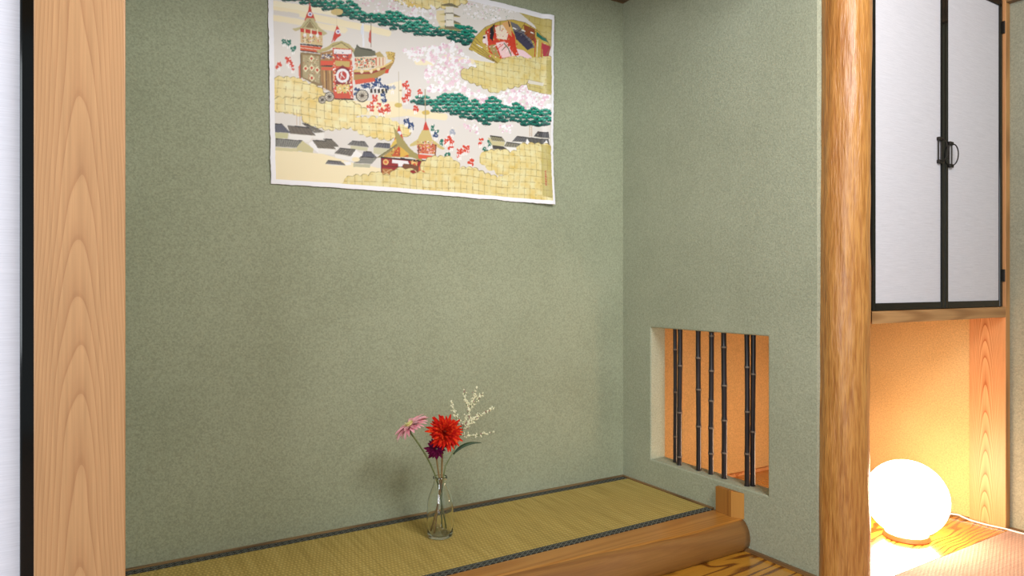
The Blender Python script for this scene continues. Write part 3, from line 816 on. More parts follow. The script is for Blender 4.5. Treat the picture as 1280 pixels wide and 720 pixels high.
# top gold clouds and blossoms, mostly above the frame
gold([(505, -12), (560, -4), (585, 2), (560, 9), (530, 10), (508, 6), (490, -3)])
gold([(330, -75), (420, -75), (440, -45), (400, -30), (340, -40)]); gold([(470, -60), (560, -50), (560, -30), (480, -30)])
blossoms([zb(-40, 60), zb(240, 40), zb(270, 120), zb(220, 200), zb(0, 130)], 110, 1.8, 0.15)
blossoms([zb(440, 20), zb(720, 20), zb(820, 80), zb(640, 150), zb(430, 120)], 120, 1.5, 0.1)
blossoms([za(700, 0), za(1110, 0), za(1110, 130), za(900, 90), za(820, 90)], 120, 1.5, 0.35)
for _ in range(70): ell(zb(rs.uniform(430, 800), rs.uniform(30, 140)), 0.45, 0.45, (110, 150, 120), n=5)
# pine bands
pines([(340, -16), (380, -13), (420, 0), (446, 4), (452, 13), (470, 21), (486, 13), (505, 18), (522, 22), (530, 26), (545, 37), (556, 34), (575, 30), (594, 38), (594, 50), (588, 57), (560, 51), (548, 44),
       (534, 47), (515, 44), (490, 36), (462, 29), (440, 26), (420, 16), (380, 5), (340, -2)])
ell(zb(430, 205), 9, 5, (34, 140, 112)); pines([zb(380, 190), zb(450, 175), zb(520, 220), zb(525, 300), zb(470, 310), zb(400, 270), zb(300, 250), zb(310, 215)])
# blossoms of the middle
blossoms([zb(30, 350), zb(180, 330), zb(370, 300), zb(440, 380), zb(520, 460), zb(430, 560), zb(560, 640), zb(700, 660), zb(860, 560), zb(1010, 620), zb(1040, 760), zb(800, 800), zb(560, 720), zb(330, 640), zb(200, 640), zb(170, 500), zb(200, 440), zb(60, 410)], 1700, 2.6, 0.36)
blossoms([zd(400, 150), zd(520, 150), zd(500, 250), zd(400, 210)], 60, 1.7, 0.5); blossoms([zd(640, 190), zd(720, 190), zd(700, 250), zd(630, 230)], 45, 1.6, 0.5)
blossoms([zb(700, 640), zb(860, 560), zb(1020, 650), zb(1020, 700), zb(900, 720)], 120, 1.8, 0.5)
# pagoda
for k, (yy, wd) in enumerate(((35, 62), (100, 74), (150, 78), (195, 80))):
    if k: poly([zb(318, yy - 50), zb(372, yy - 50), zb(376, yy), zb(314, yy)], (238, 234, 220))
    poly([zb(345 - wd * .25, yy - 8), zb(345 + wd * .25, yy - 8), zb(345 + wd, yy + 16), zb(345 + wd * .9, yy + 20), zb(345 - wd * .8, yy + 8), zb(345 - wd, yy + 4)], (128, 122, 96))
    line([zb(345 - wd, yy + 8), zb(345 + wd, yy + 22)], 0.7, (205, 186, 110))
line([zb(345, -30), zb(345, 35)], 0.6, (110, 100, 80)); line([zb(316, 60), zb(316, 190)], 0.5, (160, 140, 100)); line([zb(372, 60), zb(372, 190)], 0.5, (160, 140, 100))
poly([zb(255, 80), zb(310, 75), zb(310, 200), zb(280, 200), zb(250, 130)], (238, 220, 160), alpha=0.7)
# middle pine band
pines([zd(70, 30), zd(130, -5), zd(230, 20), zd(330, -25), zd(440, 10), zd(520, 50), zd(600, 10), zd(660, 70), zd(740, 40), zd(800, 90), zd(870, 75), zd(960, 100), zd(965, 200), zd(870, 190), zd(800, 190), zd(700, 150),
       zd(620, 175), zd(540, 185), zd(470, 150), zd(370, 140), zd(300, 120), zd(240, 120), zd(180, 70), zd(80, 50)])
# right gold masses behind and under the fan
gold([zb(800, 75), zb(960, 120), zb(1030, 150), zb(1030, 330), zb(960, 250), zb(930, 180)], 0.75, False)
gold([zb(420, 500), zb(520, 475), zb(640, 500), zb(680, 430), zb(760, 400), zb(900, 410), zb(1030, 400), zb(1030, 600), zb(880, 550), zb(830, 590), zb(740, 610), zb(650, 640), zb(560, 590), zb(470, 560)], 0.35)
gold([zb(870, 580), zb(1030, 600), zb(1030, 660), zb(880, 620)], 0.55, False); poly([zb(880, 555), zb(990, 575), zb(985, 595), zb(885, 582)], (226, 220, 204))
gold([zb(510, 420), zb(650, 440), zb(650, 500), zb(540, 490)], 0.2, False, False)
# fan
C0 = zb(690, 460)
def fan(px, py): return zb(px, py)
outer_f = [fan(475, 345), fan(520, 260), fan(590, 190), fan(680, 152), fan(770, 140), fan(860, 158), fan(940, 205), fan(1000, 270), fan(1025, 330), fan(1000, 395)]
poly(outer_f + [fan(900, 400), fan(820, 385), fan(700, 410), fan(670, 445)], (196, 172, 82))
ribs_col = [(206, 184, 92), (190, 164, 74), (222, 200, 118), (176, 150, 70)]
for k in range(4):
    a0, a1 = outer_f[0], outer_f[1]
    p0 = (a0[0] + (a1[0] - a0[0]) * k / 4, a0[1] + (a1[1] - a0[1]) * k / 4); line([p0, fan(670, 440)], 0.7, (130, 104, 52))
line([fan(500, 355), fan(560, 395)], 0.9, (250, 248, 240)); line([fan(530, 310), fan(570, 335)], 0.9, (250, 248, 240))
poly([fan(590, 220), fan(640, 180), fan(740, 175), fan(790, 250), fan(800, 330), fan(840, 380), fan(790, 390), fan(690, 410), fan(620, 370), fan(600, 300)], (206, 66, 44))
poly([fan(655, 190), fan(720, 170), fan(745, 230), fan(735, 280), fan(670, 270)], (240, 222, 200)); poly([fan(660, 300), fan(720, 290), fan(790, 390), fan(700, 405)], (244, 206, 206))
poly([fan(622, 200), fan(655, 165), fan(650, 230), fan(640, 290), fan(620, 270)], (34, 30, 34)); poly([fan(575, 250), fan(600, 240), fan(610, 320), fan(580, 300)], (240, 220, 216))
poly([fan(610, 320), fan(650, 310), fan(690, 405), fan(640, 380)], (170, 150, 90))
for _ in range(90):
    x, y = rs.uniform(590, 810), rs.uniform(190, 400)
    ell(fan(x, y), rs.uniform(.5, 1.3), rs.uniform(.4, .8), [(246, 226, 206), (228, 92, 60), (240, 190, 190), (214, 170, 90), (190, 40, 36)][rs.randint(5)], rot=rs.uniform(0, 3), n=7)
poly([fan(755, 150), fan(810, 175), fan(900, 270), fan(930, 330), fan(880, 345), fan(800, 270)], (112, 110, 116)); poly([fan(780, 215), fan(850, 240), fan(920, 320), fan(880, 350), fan(800, 275)], (66, 64, 84)); poly([fan(850, 170), fan(930, 205), fan(935, 300), fan(860, 240)], (146, 78, 48))
for k in range(6):
    x = 790 + k * 22; line([fan(x, 235 + k * 16), fan(x + 45, 205 + k * 16)], 0.6, (40, 38, 50))
for k in range(3): line([fan(775 + k * 62, 195 + k * 14), fan(800 + k * 62, 206 + k * 14)], 1.3, (250, 248, 240))
poly([fan(940, 220), fan(1000, 270), fan(1010, 300), fan(940, 250)], (40, 110, 90))
for k in range(6): line([fan(935 + k * 15, 265 + k * 10), fan(930 + k * 15, 395)], 1.1, [(190, 60, 60), (236, 226, 190), (190, 172, 90)][k % 3])
poly([fan(800, 340), fan(850, 350), fan(910, 395), fan(880, 408), fan(820, 385)], (244, 210, 216))
poly([fan(980, 300), fan(1030, 330), fan(1015, 395), fan(985, 392)], (170, 44, 60)); line(outer_f, 0.6, (140, 112, 60))
poly([fan(700, 165), fan(755, 145), fan(765, 200), fan(770, 260), fan(750, 240)], (222, 170, 110))
line([fan(745, 150), fan(755, 190)], 1.4, (30, 28, 30))
for k, (x, y) in enumerate(((520, 262), (590, 192), (640, 168), (690, 150), (860, 160), (905, 182), (945, 210))): line([fan(x, y), fan(x + (690 - x) * 0.22, y + (450 - y) * 0.22)], 0.7, (128, 100, 52))
for k in range(5): line([fan(640 + k * 30, 330 + k * 12), fan(690 + k * 22, 300 + k * 8)], 0.9, [(250, 236, 230), (214, 90, 70), (120, 110, 70)][k % 3])
line([fan(715, 300), fan(745, 340), fan(765, 390)], 1.3, (96, 120, 96)); ell(fan(583, 285), 2.2, 3.4, (244, 226, 226)); ell(fan(583, 262), 1.8, 1.3, (40, 34, 40))
# lower and left gold clouds
gold([za(130, 560), za(200, 545), za(290, 550), za(370, 590), za(430, 610), za(470, 650), za(520, 690), za(640, 700), za(700, 745), za(620, 790), za(420, 800), za(130, 760)])
gold([zc_(130, 20), zc_(420, 30), zc_(540, 40), zc_(640, 60), zc_(715, 105), zc_(640, 140), zc_(720, 150), zc_(830, 150), zc_(920, 190), zc_(1000, 220), zc_(940, 265), zc_(820, 280), zc_(690, 250), zc_(610, 200), zc_(470, 215), zc_(340, 180), zc_(300, 130), zc_(200, 95), zc_(130, 80)])
ell(zc_(915, 65), 5, 3, (214, 190, 110)); ell(za(570, 90), 7.5, 4, (214, 192, 130)); ell(zd(165, 112), 5, 3, (214, 186, 96))
# figures
for p in (za(205, 290), za(235, 305), za(268, 345)): figure(p, GRN)
for p in (za(165, 460), za(230, 425), za(262, 475), za(240, 440)): figure(p, RED)
for p in (za(1035, 590), za(1060, 640), za(1040, 690), za(1140, 640), za(820, 690), zc_(740, 60), zc_(800, 100), zc_(840, 80), zc_(765, 30), zc_(740, 90)): figure(p, RED)
for p in (za(760, 590), za(830, 550), za(820, 580), za(885, 680), za(870, 600), za(700, 640)): figure(p, BLU)
for p in (za(945, 620), zd(330, 235)): figure(p, (170, 176, 190))
for p in (zc_(970, 170), zc_(995, 205), zd(40, 165), zd(70, 195)): figure(p, BLU)
for p in (zd(205, 215), zd(230, 245), zd(255, 305), zd(300, 390)): figure(p, GRN)
figure(zd(228, 258), BLU)
for p in (zd(305, 280), zd(325, 325), zd(380, 380), zd(418, 350), zd(450, 430), zd(515, 300), zd(100, 85), zd(40, 10)): figure(p, RED, 1.05)
for p in (zd(545, 345), zd(575, 310)): figure(p, GRN, 1.1)
for p in (za(745, 610), za(775, 600), za(815, 600), za(845, 590), za(850, 570), za(885, 700), za(880, 660), za(905, 615)): figure(p, BLU, 0.9)
for p in (za(1050, 610), za(1025, 700), za(1065, 660), zc_(820, 110), zc_(725, 70), zc_(790, 65), zc_(855, 95), zd(395, 360), zd(430, 340), zd(295, 300), zd(372, 365), zd(330, 300)): figure(p, RED, 0.85)
# floats: the tall one
def wheel(c, r):
    ell(c, r, r, (44, 40, 36), n=22); ell(c, r * .84, r * .84, (226, 216, 196), n=20)
    for k in range(8): a = PI * k / 8; line([(c[0] - r * .8 * math.cos(a), c[1] - r * .8 * math.sin(a)), (c[0] + r * .8 * math.cos(a), c[1] + r * .8 * math.sin(a))], 0.6, (60, 52, 44))
    ell(c, r * .25, r * .25, (80, 66, 50)); 
def speck(x0, y0, x1, y1, n, cols, cv, s=0.8):
    for _ in range(n): ell(cv(rs.uniform(x0, x1), rs.uniform(y0, y1)), s * rs.uniform(.5, 1.2), s * rs.uniform(.4, 1.0), cols[rs.randint(len(cols))], rot=rs.uniform(0, 3), n=6)
line([za(385, -120), za(385, 30)], 0.8, (120, 100, 70))
poly([za(385, 20), za(400, 95), za(370, 95)], (206, 60, 40)); poly([za(370, 90), za(402, 90), za(425, 150), za(345, 150)], (200, 64, 44)); ell(za(387, 104), 3, 2.8, (236, 232, 240)); ell(za(387, 104), 1.2, 1.2, (90, 80, 160))
poly([za(365, 130), za(410, 130), za(450, 195), za(505, 235), za(480, 250), za(420, 215), za(340, 200), za(285, 222), za(262, 205), za(320, 190)], (196, 186, 140))
line([za(385, 140), za(330, 205)], .6, (120, 110, 70)); line([za(385, 140), za(440, 215)], .6, (120, 110, 70)); poly([za(385, 150), za(415, 200), za(355, 195)], (150, 130, 90))
poly([za(318, 205), za(470, 232), za(470, 320), za(318, 300)], (216, 190, 140)); poly([za(318, 198), za(468, 225), za(468, 250), za(318, 225)], (200, 62, 44))
for x in (350, 393, 436): line([za(x, 205), za(x, 300)], 1.4, (240, 226, 190)); ell(za(x, 250), 2.0, 2.6, (246, 240, 236))
speck(325, 255, 465, 300, 50, [RED, (240, 230, 220), (60, 50, 50), (214, 180, 110)], za); speck(325, 290, 465, 315, 20, [(120, 120, 80), (230, 210, 150)], za)
line([za(316, 310), za(470, 325)], 1.6, (50, 44, 40)); poly([za(316, 318), za(466, 330), za(440, 370), za(316, 355)], (214, 96, 60)); line([za(316, 335), za(462, 350)], 0.8, (240, 226, 200)); line([za(316, 355), za(460, 370)], 1.5, (90, 50, 40))
poly([za(316, 365), za(465, 380), za(465, 600), za(430, 600), za(316, 540)], (142, 118, 78)); poly([za(330, 385), za(448, 395), za(448, 585), za(330, 540)], (176, 160, 120))
speck(332, 395, 446, 570, 160, [(220, 206, 160), (96, 84, 56), (150, 140, 90), (200, 110, 70), (236, 226, 196)], za, 0.7)
for cx, cy in ((392, 410), (350, 480), (430, 490), (392, 545), (392, 475)):
    poly([za(cx, cy - 26), za(cx + 20, cy), za(cx, cy + 26), za(cx - 20, cy)], (230, 220, 180)); poly([za(cx, cy - 13), za(cx + 10, cy), za(cx, cy + 13), za(cx - 10, cy)], (196, 70, 48))
poly([za(300, 470), za(316, 440), za(316, 550), za(303, 545)], (210, 110, 80)); line([za(316, 380), za(316, 550)], 1.1, (60, 44, 36))
# second float, front
line([za(568, -60), za(568, 190)], 0.7, (190, 176, 140)); poly([za(570, 180), za(590, 215), za(560, 260), za(530, 305), za(545, 250)], (204, 62, 42)); poly([za(570, 180), za(598, 250), za(570, 270), za(545, 300)], (208, 66, 46)); ell(za(577, 225), 3, 3, (238, 234, 244)); ell(za(577, 225), 1.2, 1.2, (120, 80, 150))
poly([za(425, 355), za(500, 330), za(540, 300), za(600, 288), za(650, 310), za(690, 350), za(720, 375), za(680, 372), za(640, 330), za(600, 312), za(550, 325), za(510, 352), za(440, 372)], (190, 176, 120))
poly([za(530, 330), za(600, 306), za(670, 350), za(600, 345)], (206, 190, 132)); line([za(535, 325), za(600, 300), za(680, 362)], .8, (110, 96, 60))
poly([za(540, 335), za(670, 345), za(672, 690), za(540, 690)], (206, 82, 54)); poly([za(455, 370), za(540, 350), za(540, 650), za(520, 640), za(470, 610), za(455, 560)], (170, 128, 78))
poly([za(545, 345), za(665, 350), za(665, 380), za(545, 378)], (240, 236, 236)); speck(545, 365, 665, 420, 60, [(60, 50, 60), (240, 230, 220), (200, 70, 50), BLU], za)
speck(460, 375, 535, 410, 40, [(44, 60, 110), (230, 226, 220)], za, 1.0); poly([za(455, 425), za(540, 425), za(540, 455), za(455, 460)], (220, 84, 56)); line([za(458, 460), za(535, 462)], 1.4, (40, 34, 40)); poly([za(458, 470), za(538, 470), za(538, 492), za(458, 490)], (216, 96, 64))
for k in range(6): line([za(465 + 13 * k, 492), za(468 + 13 * k, 630)], 1.1, [(150, 108, 60), (206, 170, 110), (110, 78, 48)][k % 3])
poly([za(556, 425), za(655, 430), za(655, 470), za(556, 460)], (200, 172, 100)); poly([za(556, 490), za(605, 455), za(655, 490), za(655, 600), za(556, 600)], (132, 34, 38)); ell(za(604, 530), 8.3, 9.0, (238, 234, 236), n=20); ell(za(604, 530), 5.2, 5.8, (190, 58, 48), n=16)
line([za(590, 515), za(618, 545)], 1.0, (240, 234, 230)); line([za(600, 500), za(590, 550)], .8, (240, 234, 230))
for x in (548, 664): speck(x - 8, 400, x + 10, 680, 36, [(246, 240, 232), RED, (236, 200, 150)], za, 1.3)
poly([za(560, 590), za(650, 590), za(650, 650), za(560, 650)], (226, 196, 120)); speck(560, 570, 655, 650, 40, [GRN, (240, 222, 150), (210, 90, 60), (246, 240, 220)], za, 1.0)
for x in (560, 600, 640): line([za(x, 640), za(x, 690)], 2.0, (212, 76, 50))
line([za(545, 690), za(680, 695)], 1.6, (60, 48, 40)); wheel(za(512, 675), 6.2); wheel(za(462, 695), 5.0); wheel(za(735, 670), 8.0)
# boat float
line([za(745, 170), za(750, 330)], 2.4, (236, 238, 244)); line([za(800, 170), za(800, 335)], 0.7, (120, 90, 60)); poly([za(800, 205), za(800, 310), za(784, 290), za(788, 240)], (206, 90, 76)); ell(za(740, 215), 1.6, 6, (226, 230, 240)); 
poly([za(705, 310), za(725, 335), za(800, 345), za(830, 365), za(850, 390), za(800, 395), za(690, 400), za(680, 375)], (108, 108, 88)); poly([za(830, 375), za(860, 360), za(905, 410), za(840, 400)], (190, 168, 110)); line([za(700, 318), za(730, 340), za(830, 360)], 1.0, (60, 60, 50))
poly([za(690, 400), za(905, 400), za(900, 470), za(690, 490)], (226, 206, 170)); speck(690, 405, 830, 475, 110, [RED, (60, 130, 110), (246, 240, 230), (190, 60, 44)], za, 1.1)
for k in range(6): line([za(835 + 12 * k, 405), za(835 + 12 * k, 460)], 1.0, [(206, 76, 56), (240, 220, 196)][k % 2])
poly([za(680, 490), za(780, 490), za(880, 465), za(945, 425), za(955, 375), za(968, 375), za(962, 430), za(920, 500), za(840, 545), za(760, 570), za(680, 560)], (176, 140, 76)); line([za(682, 498), za(790, 495), za(880, 470), za(950, 430)], 1.6, (236, 206, 130)); line([za(682, 515), za(800, 512), za(900, 475)], 2.4, (150, 52, 46))
for x, y in ((735, 503), (800, 500), (850, 485)): ell(za(x, y), 2.2, 2.2, (240, 220, 180))
poly([za(900, 365), za(930, 360), za(970, 370), za(950, 400), za(965, 425), za(915, 415), za(910, 385)], (206, 176, 96)); speck(900, 365, 965, 420, 16, [(120, 96, 50), (240, 216, 140)], za, .8)
poly([za(685, 560), za(820, 545), za(830, 570), za(690, 592)], (216, 90, 60)); poly([za(900, 490), za(925, 480), za(920, 510), za(895, 515)], RED)
for k in range(5): poly([za(790 + 26 * k, 625), za(806 + 26 * k, 620), za(808 + 26 * k, 650), za(792 + 26 * k, 652)], (52, 48, 44))
line([za(990, 500), za(990, 720)], 0.5, (190, 176, 150)); ell(za(1003, 632), 2, 1, (190, 160, 110)); 
# houses, left row
def house(z, roof, wall, rc=(104, 98, 90), wc=(240, 238, 232), ribs=6):
    poly([z(*p) for p in wall], wc); poly([z(*p) for p in roof], rc)
    (ax, ay), (bx, by), (cx, cy), (dx, dy) = roof
    for k in range(ribs + 1):
        t = k / ribs; line([z(ax + (bx - ax) * t, ay + (by - ay) * t), z(dx + (cx - dx) * t, dy + (cy - dy) * t)], 0.45, (62, 58, 58))
    line([z(ax, ay), z(bx, by)], 1.1, (50, 46, 46)); line([z(dx, dy), z(cx, cy)], 0.6, (196, 190, 176))
H = house
H(zc_, [(300, 178), (350, 190), (445, 235), (380, 240)], [(350, 225), (440, 235), (440, 280), (370, 275)], (140, 134, 120))
H(zc_, [(120, 180), (170, 182), (225, 240), (120, 235)], [(120, 235), (210, 240), (205, 275), (120, 272)], (96, 98, 112), (198, 196, 150))
H(zc_, [(205, 192), (345, 208), (385, 258), (225, 245)], [(215, 245), (375, 258), (340, 300), (215, 280)], (112, 102, 88))
H(zc_, [(120, 275), (300, 290), (270, 335), (120, 325)], [(120, 330), (280, 340), (270, 360), (120, 350)], (136, 136, 128), (214, 206, 160), 12)
poly([zc_(300, 290), zc_(370, 340), zc_(365, 368), zc_(262, 355), zc_(262, 330)], (206, 198, 150))
H(zc_, [(435, 280), (490, 282), (535, 330), (480, 330)], [(480, 330), (530, 330), (520, 345), (480, 340)], (130, 122, 104))
H(zc_, [(365, 288), (455, 292), (515, 345), (400, 338)], [(400, 338), (510, 345), (500, 380), (400, 372)], (120, 112, 96)); poly([zc_(365, 290), zc_(400, 340), zc_(400, 370), zc_(345, 320), zc_(340, 305)], (246, 244, 242))
H(zc_, [(620, 292), (700, 300), (725, 335), (590, 318)], [(610, 322), (720, 338), (715, 358), (610, 345)], (118, 116, 112), (206, 202, 168))
H(zc_, [(780, 308), (860, 312), (865, 345), (755, 335)], [(755, 338), (860, 345), (850, 390), (755, 375)], (104, 104, 112), (206, 202, 168))
H(zc_, [(540, 338), (640, 348), (610, 392), (505, 372)], [(505, 380), (690, 395), (650, 430), (510, 400)], (110, 106, 98)); poly([zc_(640, 350), zc_(690, 385), zc_(660, 400), zc_(610, 392)], (246, 244, 240))
H(zc_, [(690, 362), (740, 365), (775, 400), (680, 395)], [(680, 395), (775, 400), (770, 410), (680, 405)], (96, 98, 112))
H(zc_, [(670, 395), (775, 402), (740, 442), (630, 435)], [(625, 438), (735, 445), (730, 465), (625, 460)], (156, 156, 146), (190, 188, 160), 10)
H(zc_, [(460, 418), (545, 425), (575, 450), (445, 440)], [(460, 445), (560, 450), (560, 452), (460, 448)], (112, 110, 112))
poly([zc_(560, 425), zc_(610, 430), zc_(610, 448), zc_(575, 448)], (246, 244, 240)); ell(zc_(640, 412), 5, 3, (246, 232, 192))
for x in (265, 285): line([zc_(x, 90), zc_(x, 190)], .5, (190, 160, 120))
# shrine float in the middle bottom
line([zc_(918, -60), zc_(918, 200)], 0.5, (170, 156, 110))
poly([zc_(918, 190), zc_(940, 260), zc_(960, 330), zc_(870, 330), zc_(898, 260)], (204, 66, 46)); ell(zc_(920, 245), 2.8, 2.6, (238, 232, 246)); poly([zc_(880, 300), zc_(905, 270), zc_(940, 275), zc_(960, 310), zc_(960, 335), zc_(860, 335)], (222, 190, 90))
poly([zc_(775, 400), zc_(850, 350), zc_(910, 305), zc_(925, 305), zc_(985, 350), zc_(1060, 390), zc_(1070, 420), zc_(1020, 400), zc_(920, 325), zc_(800, 402)], (150, 140, 96))
poly([zc_(915, 325), zc_(1020, 400), zc_(810, 398)], (196, 160, 80)); poly([zc_(915, 330), zc_(985, 395), zc_(870, 392)], (200, 92, 50)); speck(870, 340, 970, 392, 40, [(232, 196, 100), (200, 60, 44), (120, 84, 50)], zc_, 1.0); line([zc_(775, 403), zc_(915, 312), zc_(1060, 402)], 1.0, (110, 104, 70))
poly([zc_(800, 400), zc_(1120, 425), zc_(1120, 500), zc_(800, 510)], (150, 36, 38)); line([zc_(800, 400), zc_(1110, 425)], 1.8, (40, 32, 32)); line([zc_(804, 400), zc_(804, 508)], 1.0, (36, 30, 30))
for x, y in ((832, 430), (1015, 445)): ell(zc_(x, y), 3.6, 3.6, (236, 196, 120)); ell(zc_(x, y), 2.0, 2.0, (214, 110, 60))
poly([zc_(875, 415), zc_(975, 425), zc_(985, 445), zc_(940, 445), zc_(942, 490), zc_(915, 490), zc_(912, 440), zc_(872, 436)], (240, 236, 240)); poly([zc_(810, 470), zc_(880, 475), zc_(850, 520), zc_(810, 510)], (176, 116, 60))
line([zc_(800, 455), zc_(1120, 470)], .8, (50, 40, 36)); line([zc_(815, 505), zc_(870, 475)], .5, (236, 206, 150)); line([zc_(812, 480), zc_(850, 510)], .5, (236, 206, 150))
poly([zd(-45, 200), zd(0, 260), zd(60, 340), zd(140, 410), zd(140, 425), zd(60, 395), zd(-20, 320)], (166, 154, 96)); poly([zd(0, 330), zd(60, 380), zd(0, 400)], (222, 180, 80)); line([zd(0, 405), zd(125, 425)], 1.6, (44, 36, 36))
poly([zd(20, 440), zd(115, 450), zd(118, 490), zd(20, 478)], (120, 76, 50)); poly([zd(120, 455), zd(168, 490), zd(160, 505), zd(118, 490)], (226, 100, 60)); speck(60, 415, 120, 450, 20, [RED, (236, 200, 120), (60, 40, 40)], zd, .9)
# small red-topped float right of it
line([zd(162, -40), zd(162, 170)], 0.5, (170, 156, 120)); poly([zd(163, 165), zd(180, 210), zd(190, 245), zd(140, 245), zd(152, 195)], (206, 64, 44)); poly([zd(140, 225), zd(185, 225), zd(205, 285), zd(285, 345), zd(270, 352), zd(200, 320), zd(130, 318), zd(62, 330), zd(60, 318), zd(110, 285)], (210, 192, 124))
poly([zd(108, 312), zd(232, 318), zd(225, 380), zd(112, 372)], (206, 112, 76)); speck(112, 300, 230, 375, 90, [(240, 190, 196), (246, 236, 220), (196, 60, 44), (90, 60, 50), (220, 180, 90)], zd, 1.1); line([zd(118, 320), zd(118, 400)], 1.4, (120, 70, 50)); line([zd(228, 325), zd(222, 395)], 1.4, (140, 90, 60)); poly([zd(112, 378), zd(225, 390), zd(215, 410), zd(118, 408)], (222, 92, 58))
# right houses
H(zd, [(575, 258), (650, 268), (672, 298), (590, 290)], [(560, 270), (670, 296), (665, 325), (590, 322)], (150, 144, 112), (206, 196, 150)); H(zd, [(590, 322), (660, 330), (690, 352), (595, 346)], [(590, 345), (680, 352), (680, 370), (590, 368)], (84, 80, 76), (190, 184, 150))
H(zd, [(745, 262), (810, 268), (800, 300), (715, 296)], [(715, 296), (800, 302), (800, 320), (715, 312)], (110, 110, 112)); H(zd, [(680, 300), (770, 312), (770, 335), (665, 328)], [(680, 332), (770, 338), (750, 370), (690, 362)], (140, 136, 120))
H(zd, [(880, 230), (945, 236), (950, 275), (855, 262)], [(855, 265), (950, 276), (950, 300), (855, 290)], (88, 88, 90)); H(zd, [(800, 268), (945, 280), (950, 315), (815, 308)], [(800, 305), (950, 318), (950, 340), (800, 330)], (100, 100, 96)); poly([zd(810, 275), zd(835, 312), zd(800, 312)], (248, 246, 244)); poly([zd(935, 285), zd(945, 325), zd(905, 320)], (248, 246, 244))
for x in (828, 842): line([zd(x, 195), zd(x, 262)], .45, (196, 160, 120))
for k in range(5): line([zd(828, 205 + k * 12), zd(842, 205 + k * 12)], .4, (196, 160, 120))
# bottom gold
gold([zc_(560, 555), zc_(620, 525), zc_(720, 520), zc_(770, 500), zc_(860, 525), zc_(890, 485), zc_(960, 480), zc_(1030, 500), zd(60, 488), zd(110, 500), zd(165, 500), zd(130, 450), zd(200, 400), zd(280, 400), zd(340, 420), zd(380, 470), zd(460, 470), zd(540, 505), zd(620, 530), zd(665, 515), zd(600, 480), zd(540, 450), zd(505, 410), zd(560, 360),
      zd(640, 355), zd(700, 370), zd(745, 360), zd(760, 320), zd(860, 312), zd(950, 320), zd(965, 690), zd(500, 660), zd(0, 640), zc_(560, 600)], 0.18)
gold([zd(905, 310), zd(960, 320), zd(960, 660), zd(905, 640)], 0.8, False, False)  # shade of the curled right edge mixed into the gold as olive
gold([zb(1005, 420), zb(1035, 420), zb(1035, 650), zb(1005, 650)], 0.85, False, False)  # same fold shade painted into the upper gold strip
for k in range(9): ell(zd(926, 485 + k * 11), 1.1, 0.7, (176, 50, 40), rot=rs.uniform(-.6, .6), n=6)
# specks of gold leaf over the ground
for _ in range(160):
    x, y = rs.uniform(345, 685), rs.uniform(0, 240); ell((x, y), .5, .4, (244, 232, 190), n=5, alpha=0.6)

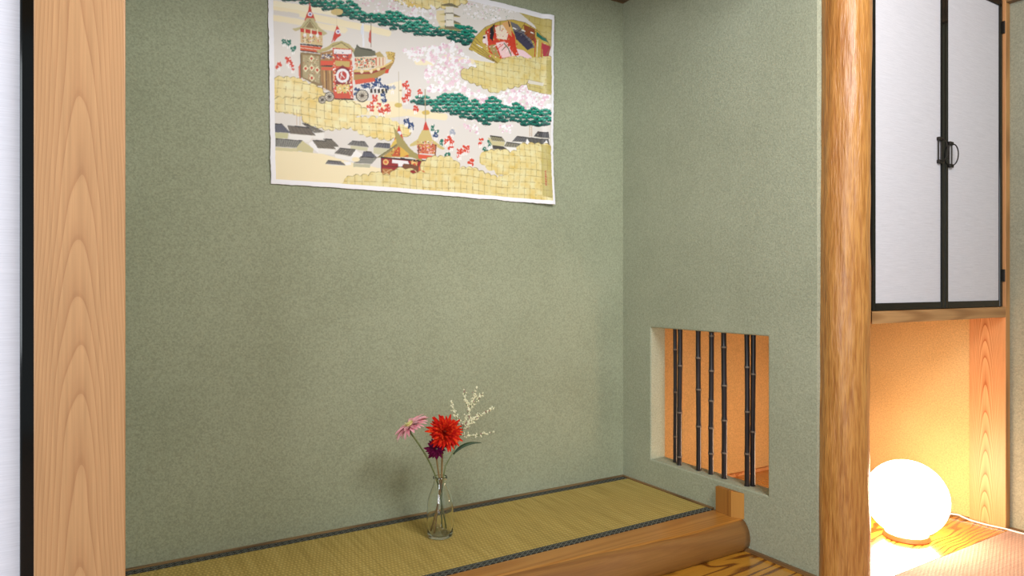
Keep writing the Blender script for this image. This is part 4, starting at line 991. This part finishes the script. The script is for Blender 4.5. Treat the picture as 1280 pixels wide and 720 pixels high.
# mesh of the cloth, print carried as a colour attribute at 2 mm pitch
BO = 0.0145
def build_print():
    nx, nz = int(PW / 0.002), int(PH / 0.002)
    xs = np.linspace(0, 1, nx + 1); zs = np.linspace(0, 1, nz + 1)
    gx, gz = np.meshgrid(xs, zs)                    # rows = z
    X = PX0 + gx * PW; Z = PZ0 + gz * PH
    # deckled outline and slightly uneven hang
    def wob(t, s, a): return a * np.array([noise.noise(Vector((float(q) * 14, s, 0))) + 0.6 * noise.noise(Vector((float(q) * 60, s, 3))) for q in t])
    el, er = wob(zs, 1, 0.0022), wob(zs, 5, 0.0022); eb, et = wob(xs, 9, 0.0022), wob(xs, 13, 0.0022)
    X = X + el[:, None] * np.clip(1 - gx / 0.03, 0, 1) + er[:, None] * np.clip(1 - (1 - gx) / 0.03, 0, 1)
    Z = Z + eb[None, :] * np.clip(1 - gz / 0.03, 0, 1) + et[None, :] * np.clip(1 - (1 - gz) / 0.03, 0, 1)
    X = X - 0.010 * (1 - gx) * gz                    # top left reaches further out
    Z = Z + 0.004 * np.sin(gx * PI) * (1 - gz)
    Yo = 0.0035 + 0.0025 * np.sin(gx * 23 + gz * 2) * (0.4 + 0.6 * gx) * np.clip(gz * 3, 0.3, 1) + 0.0015 * np.sin(gz * 15 + gx * 6)
    Yo = Yo + 0.012 * np.exp(-((gx - 0.985) / 0.03) ** 2) * (0.5 + 0.5 * gz) + 0.010 * np.exp(-((gx - 1) / 0.10) ** 2 - (gz / 0.12) ** 2)
    Yo = Yo + 0.004 * np.exp(-((gz - 0.0) / 0.02) ** 2) * gx
    Yo = Yo - np.exp(-((gx - 0.955) / 0.012) ** 2) * 0.003
    Y = YB - 0.0012 - np.maximum(Yo, 0.0004)
    co_ = np.stack([X - (PX0 + PX1) / 2, Y - YB, Z - PZ0], -1).reshape(-1, 3)
    idx = np.arange((nx + 1) * (nz + 1)).reshape(nz + 1, nx + 1)
    q = np.stack([idx[:-1, :-1], idx[:-1, 1:], idx[1:, 1:], idx[1:, :-1]], -1).reshape(-1, 4)
    me = bpy.data.meshes.new('festival_print')
    me.vertices.add(len(co_)); me.vertices.foreach_set('co', co_.astype(np.float32).ravel())
    me.loops.add(q.size); me.loops.foreach_set('vertex_index', q.astype(np.int32).ravel())
    me.polygons.add(len(q)); me.polygons.foreach_set('loop_start', np.arange(0, q.size, 4, dtype=np.int32))
    me.update(calc_edges=True)
    px = np.clip((gx * (W_ - 1)).astype(int), 1, W_ - 2); py = np.clip(((1 - gz) * (H_ - 1)).astype(int), 1, H_ - 2)
    col = (img[py, px] * 2 + img[py, px + 1] + img[py, px - 1] + img[py + 1, px] + img[py - 1, px]) / 6
    border = (gx * PW < BO) | ((1 - gx) * PW < BO * 0.75) | (gz * PH < BO * 1.05) | ((1 - gz) * PH < BO * 1.3)
    col[border] = c3((246, 246, 250))
    rgba = np.concatenate([col, np.ones(col.shape[:2] + (1,), np.float32)], -1)
    at = me.color_attributes.new('print', 'FLOAT_COLOR', 'POINT'); at.data.foreach_set('color', rgba.astype(np.float32).ravel())
    o = link('festival_print', me, M['print'], None, ((PX0 + PX1) / 2, YB, PZ0), True)
    md = o.modifiers.new('thick', 'SOLIDIFY'); md.thickness = 0.0008; md.offset = -1
    tag(o, 'unframed printed cloth with festival floats, pines and gold clouds, white border, on green wall', 'picture')
build_print()
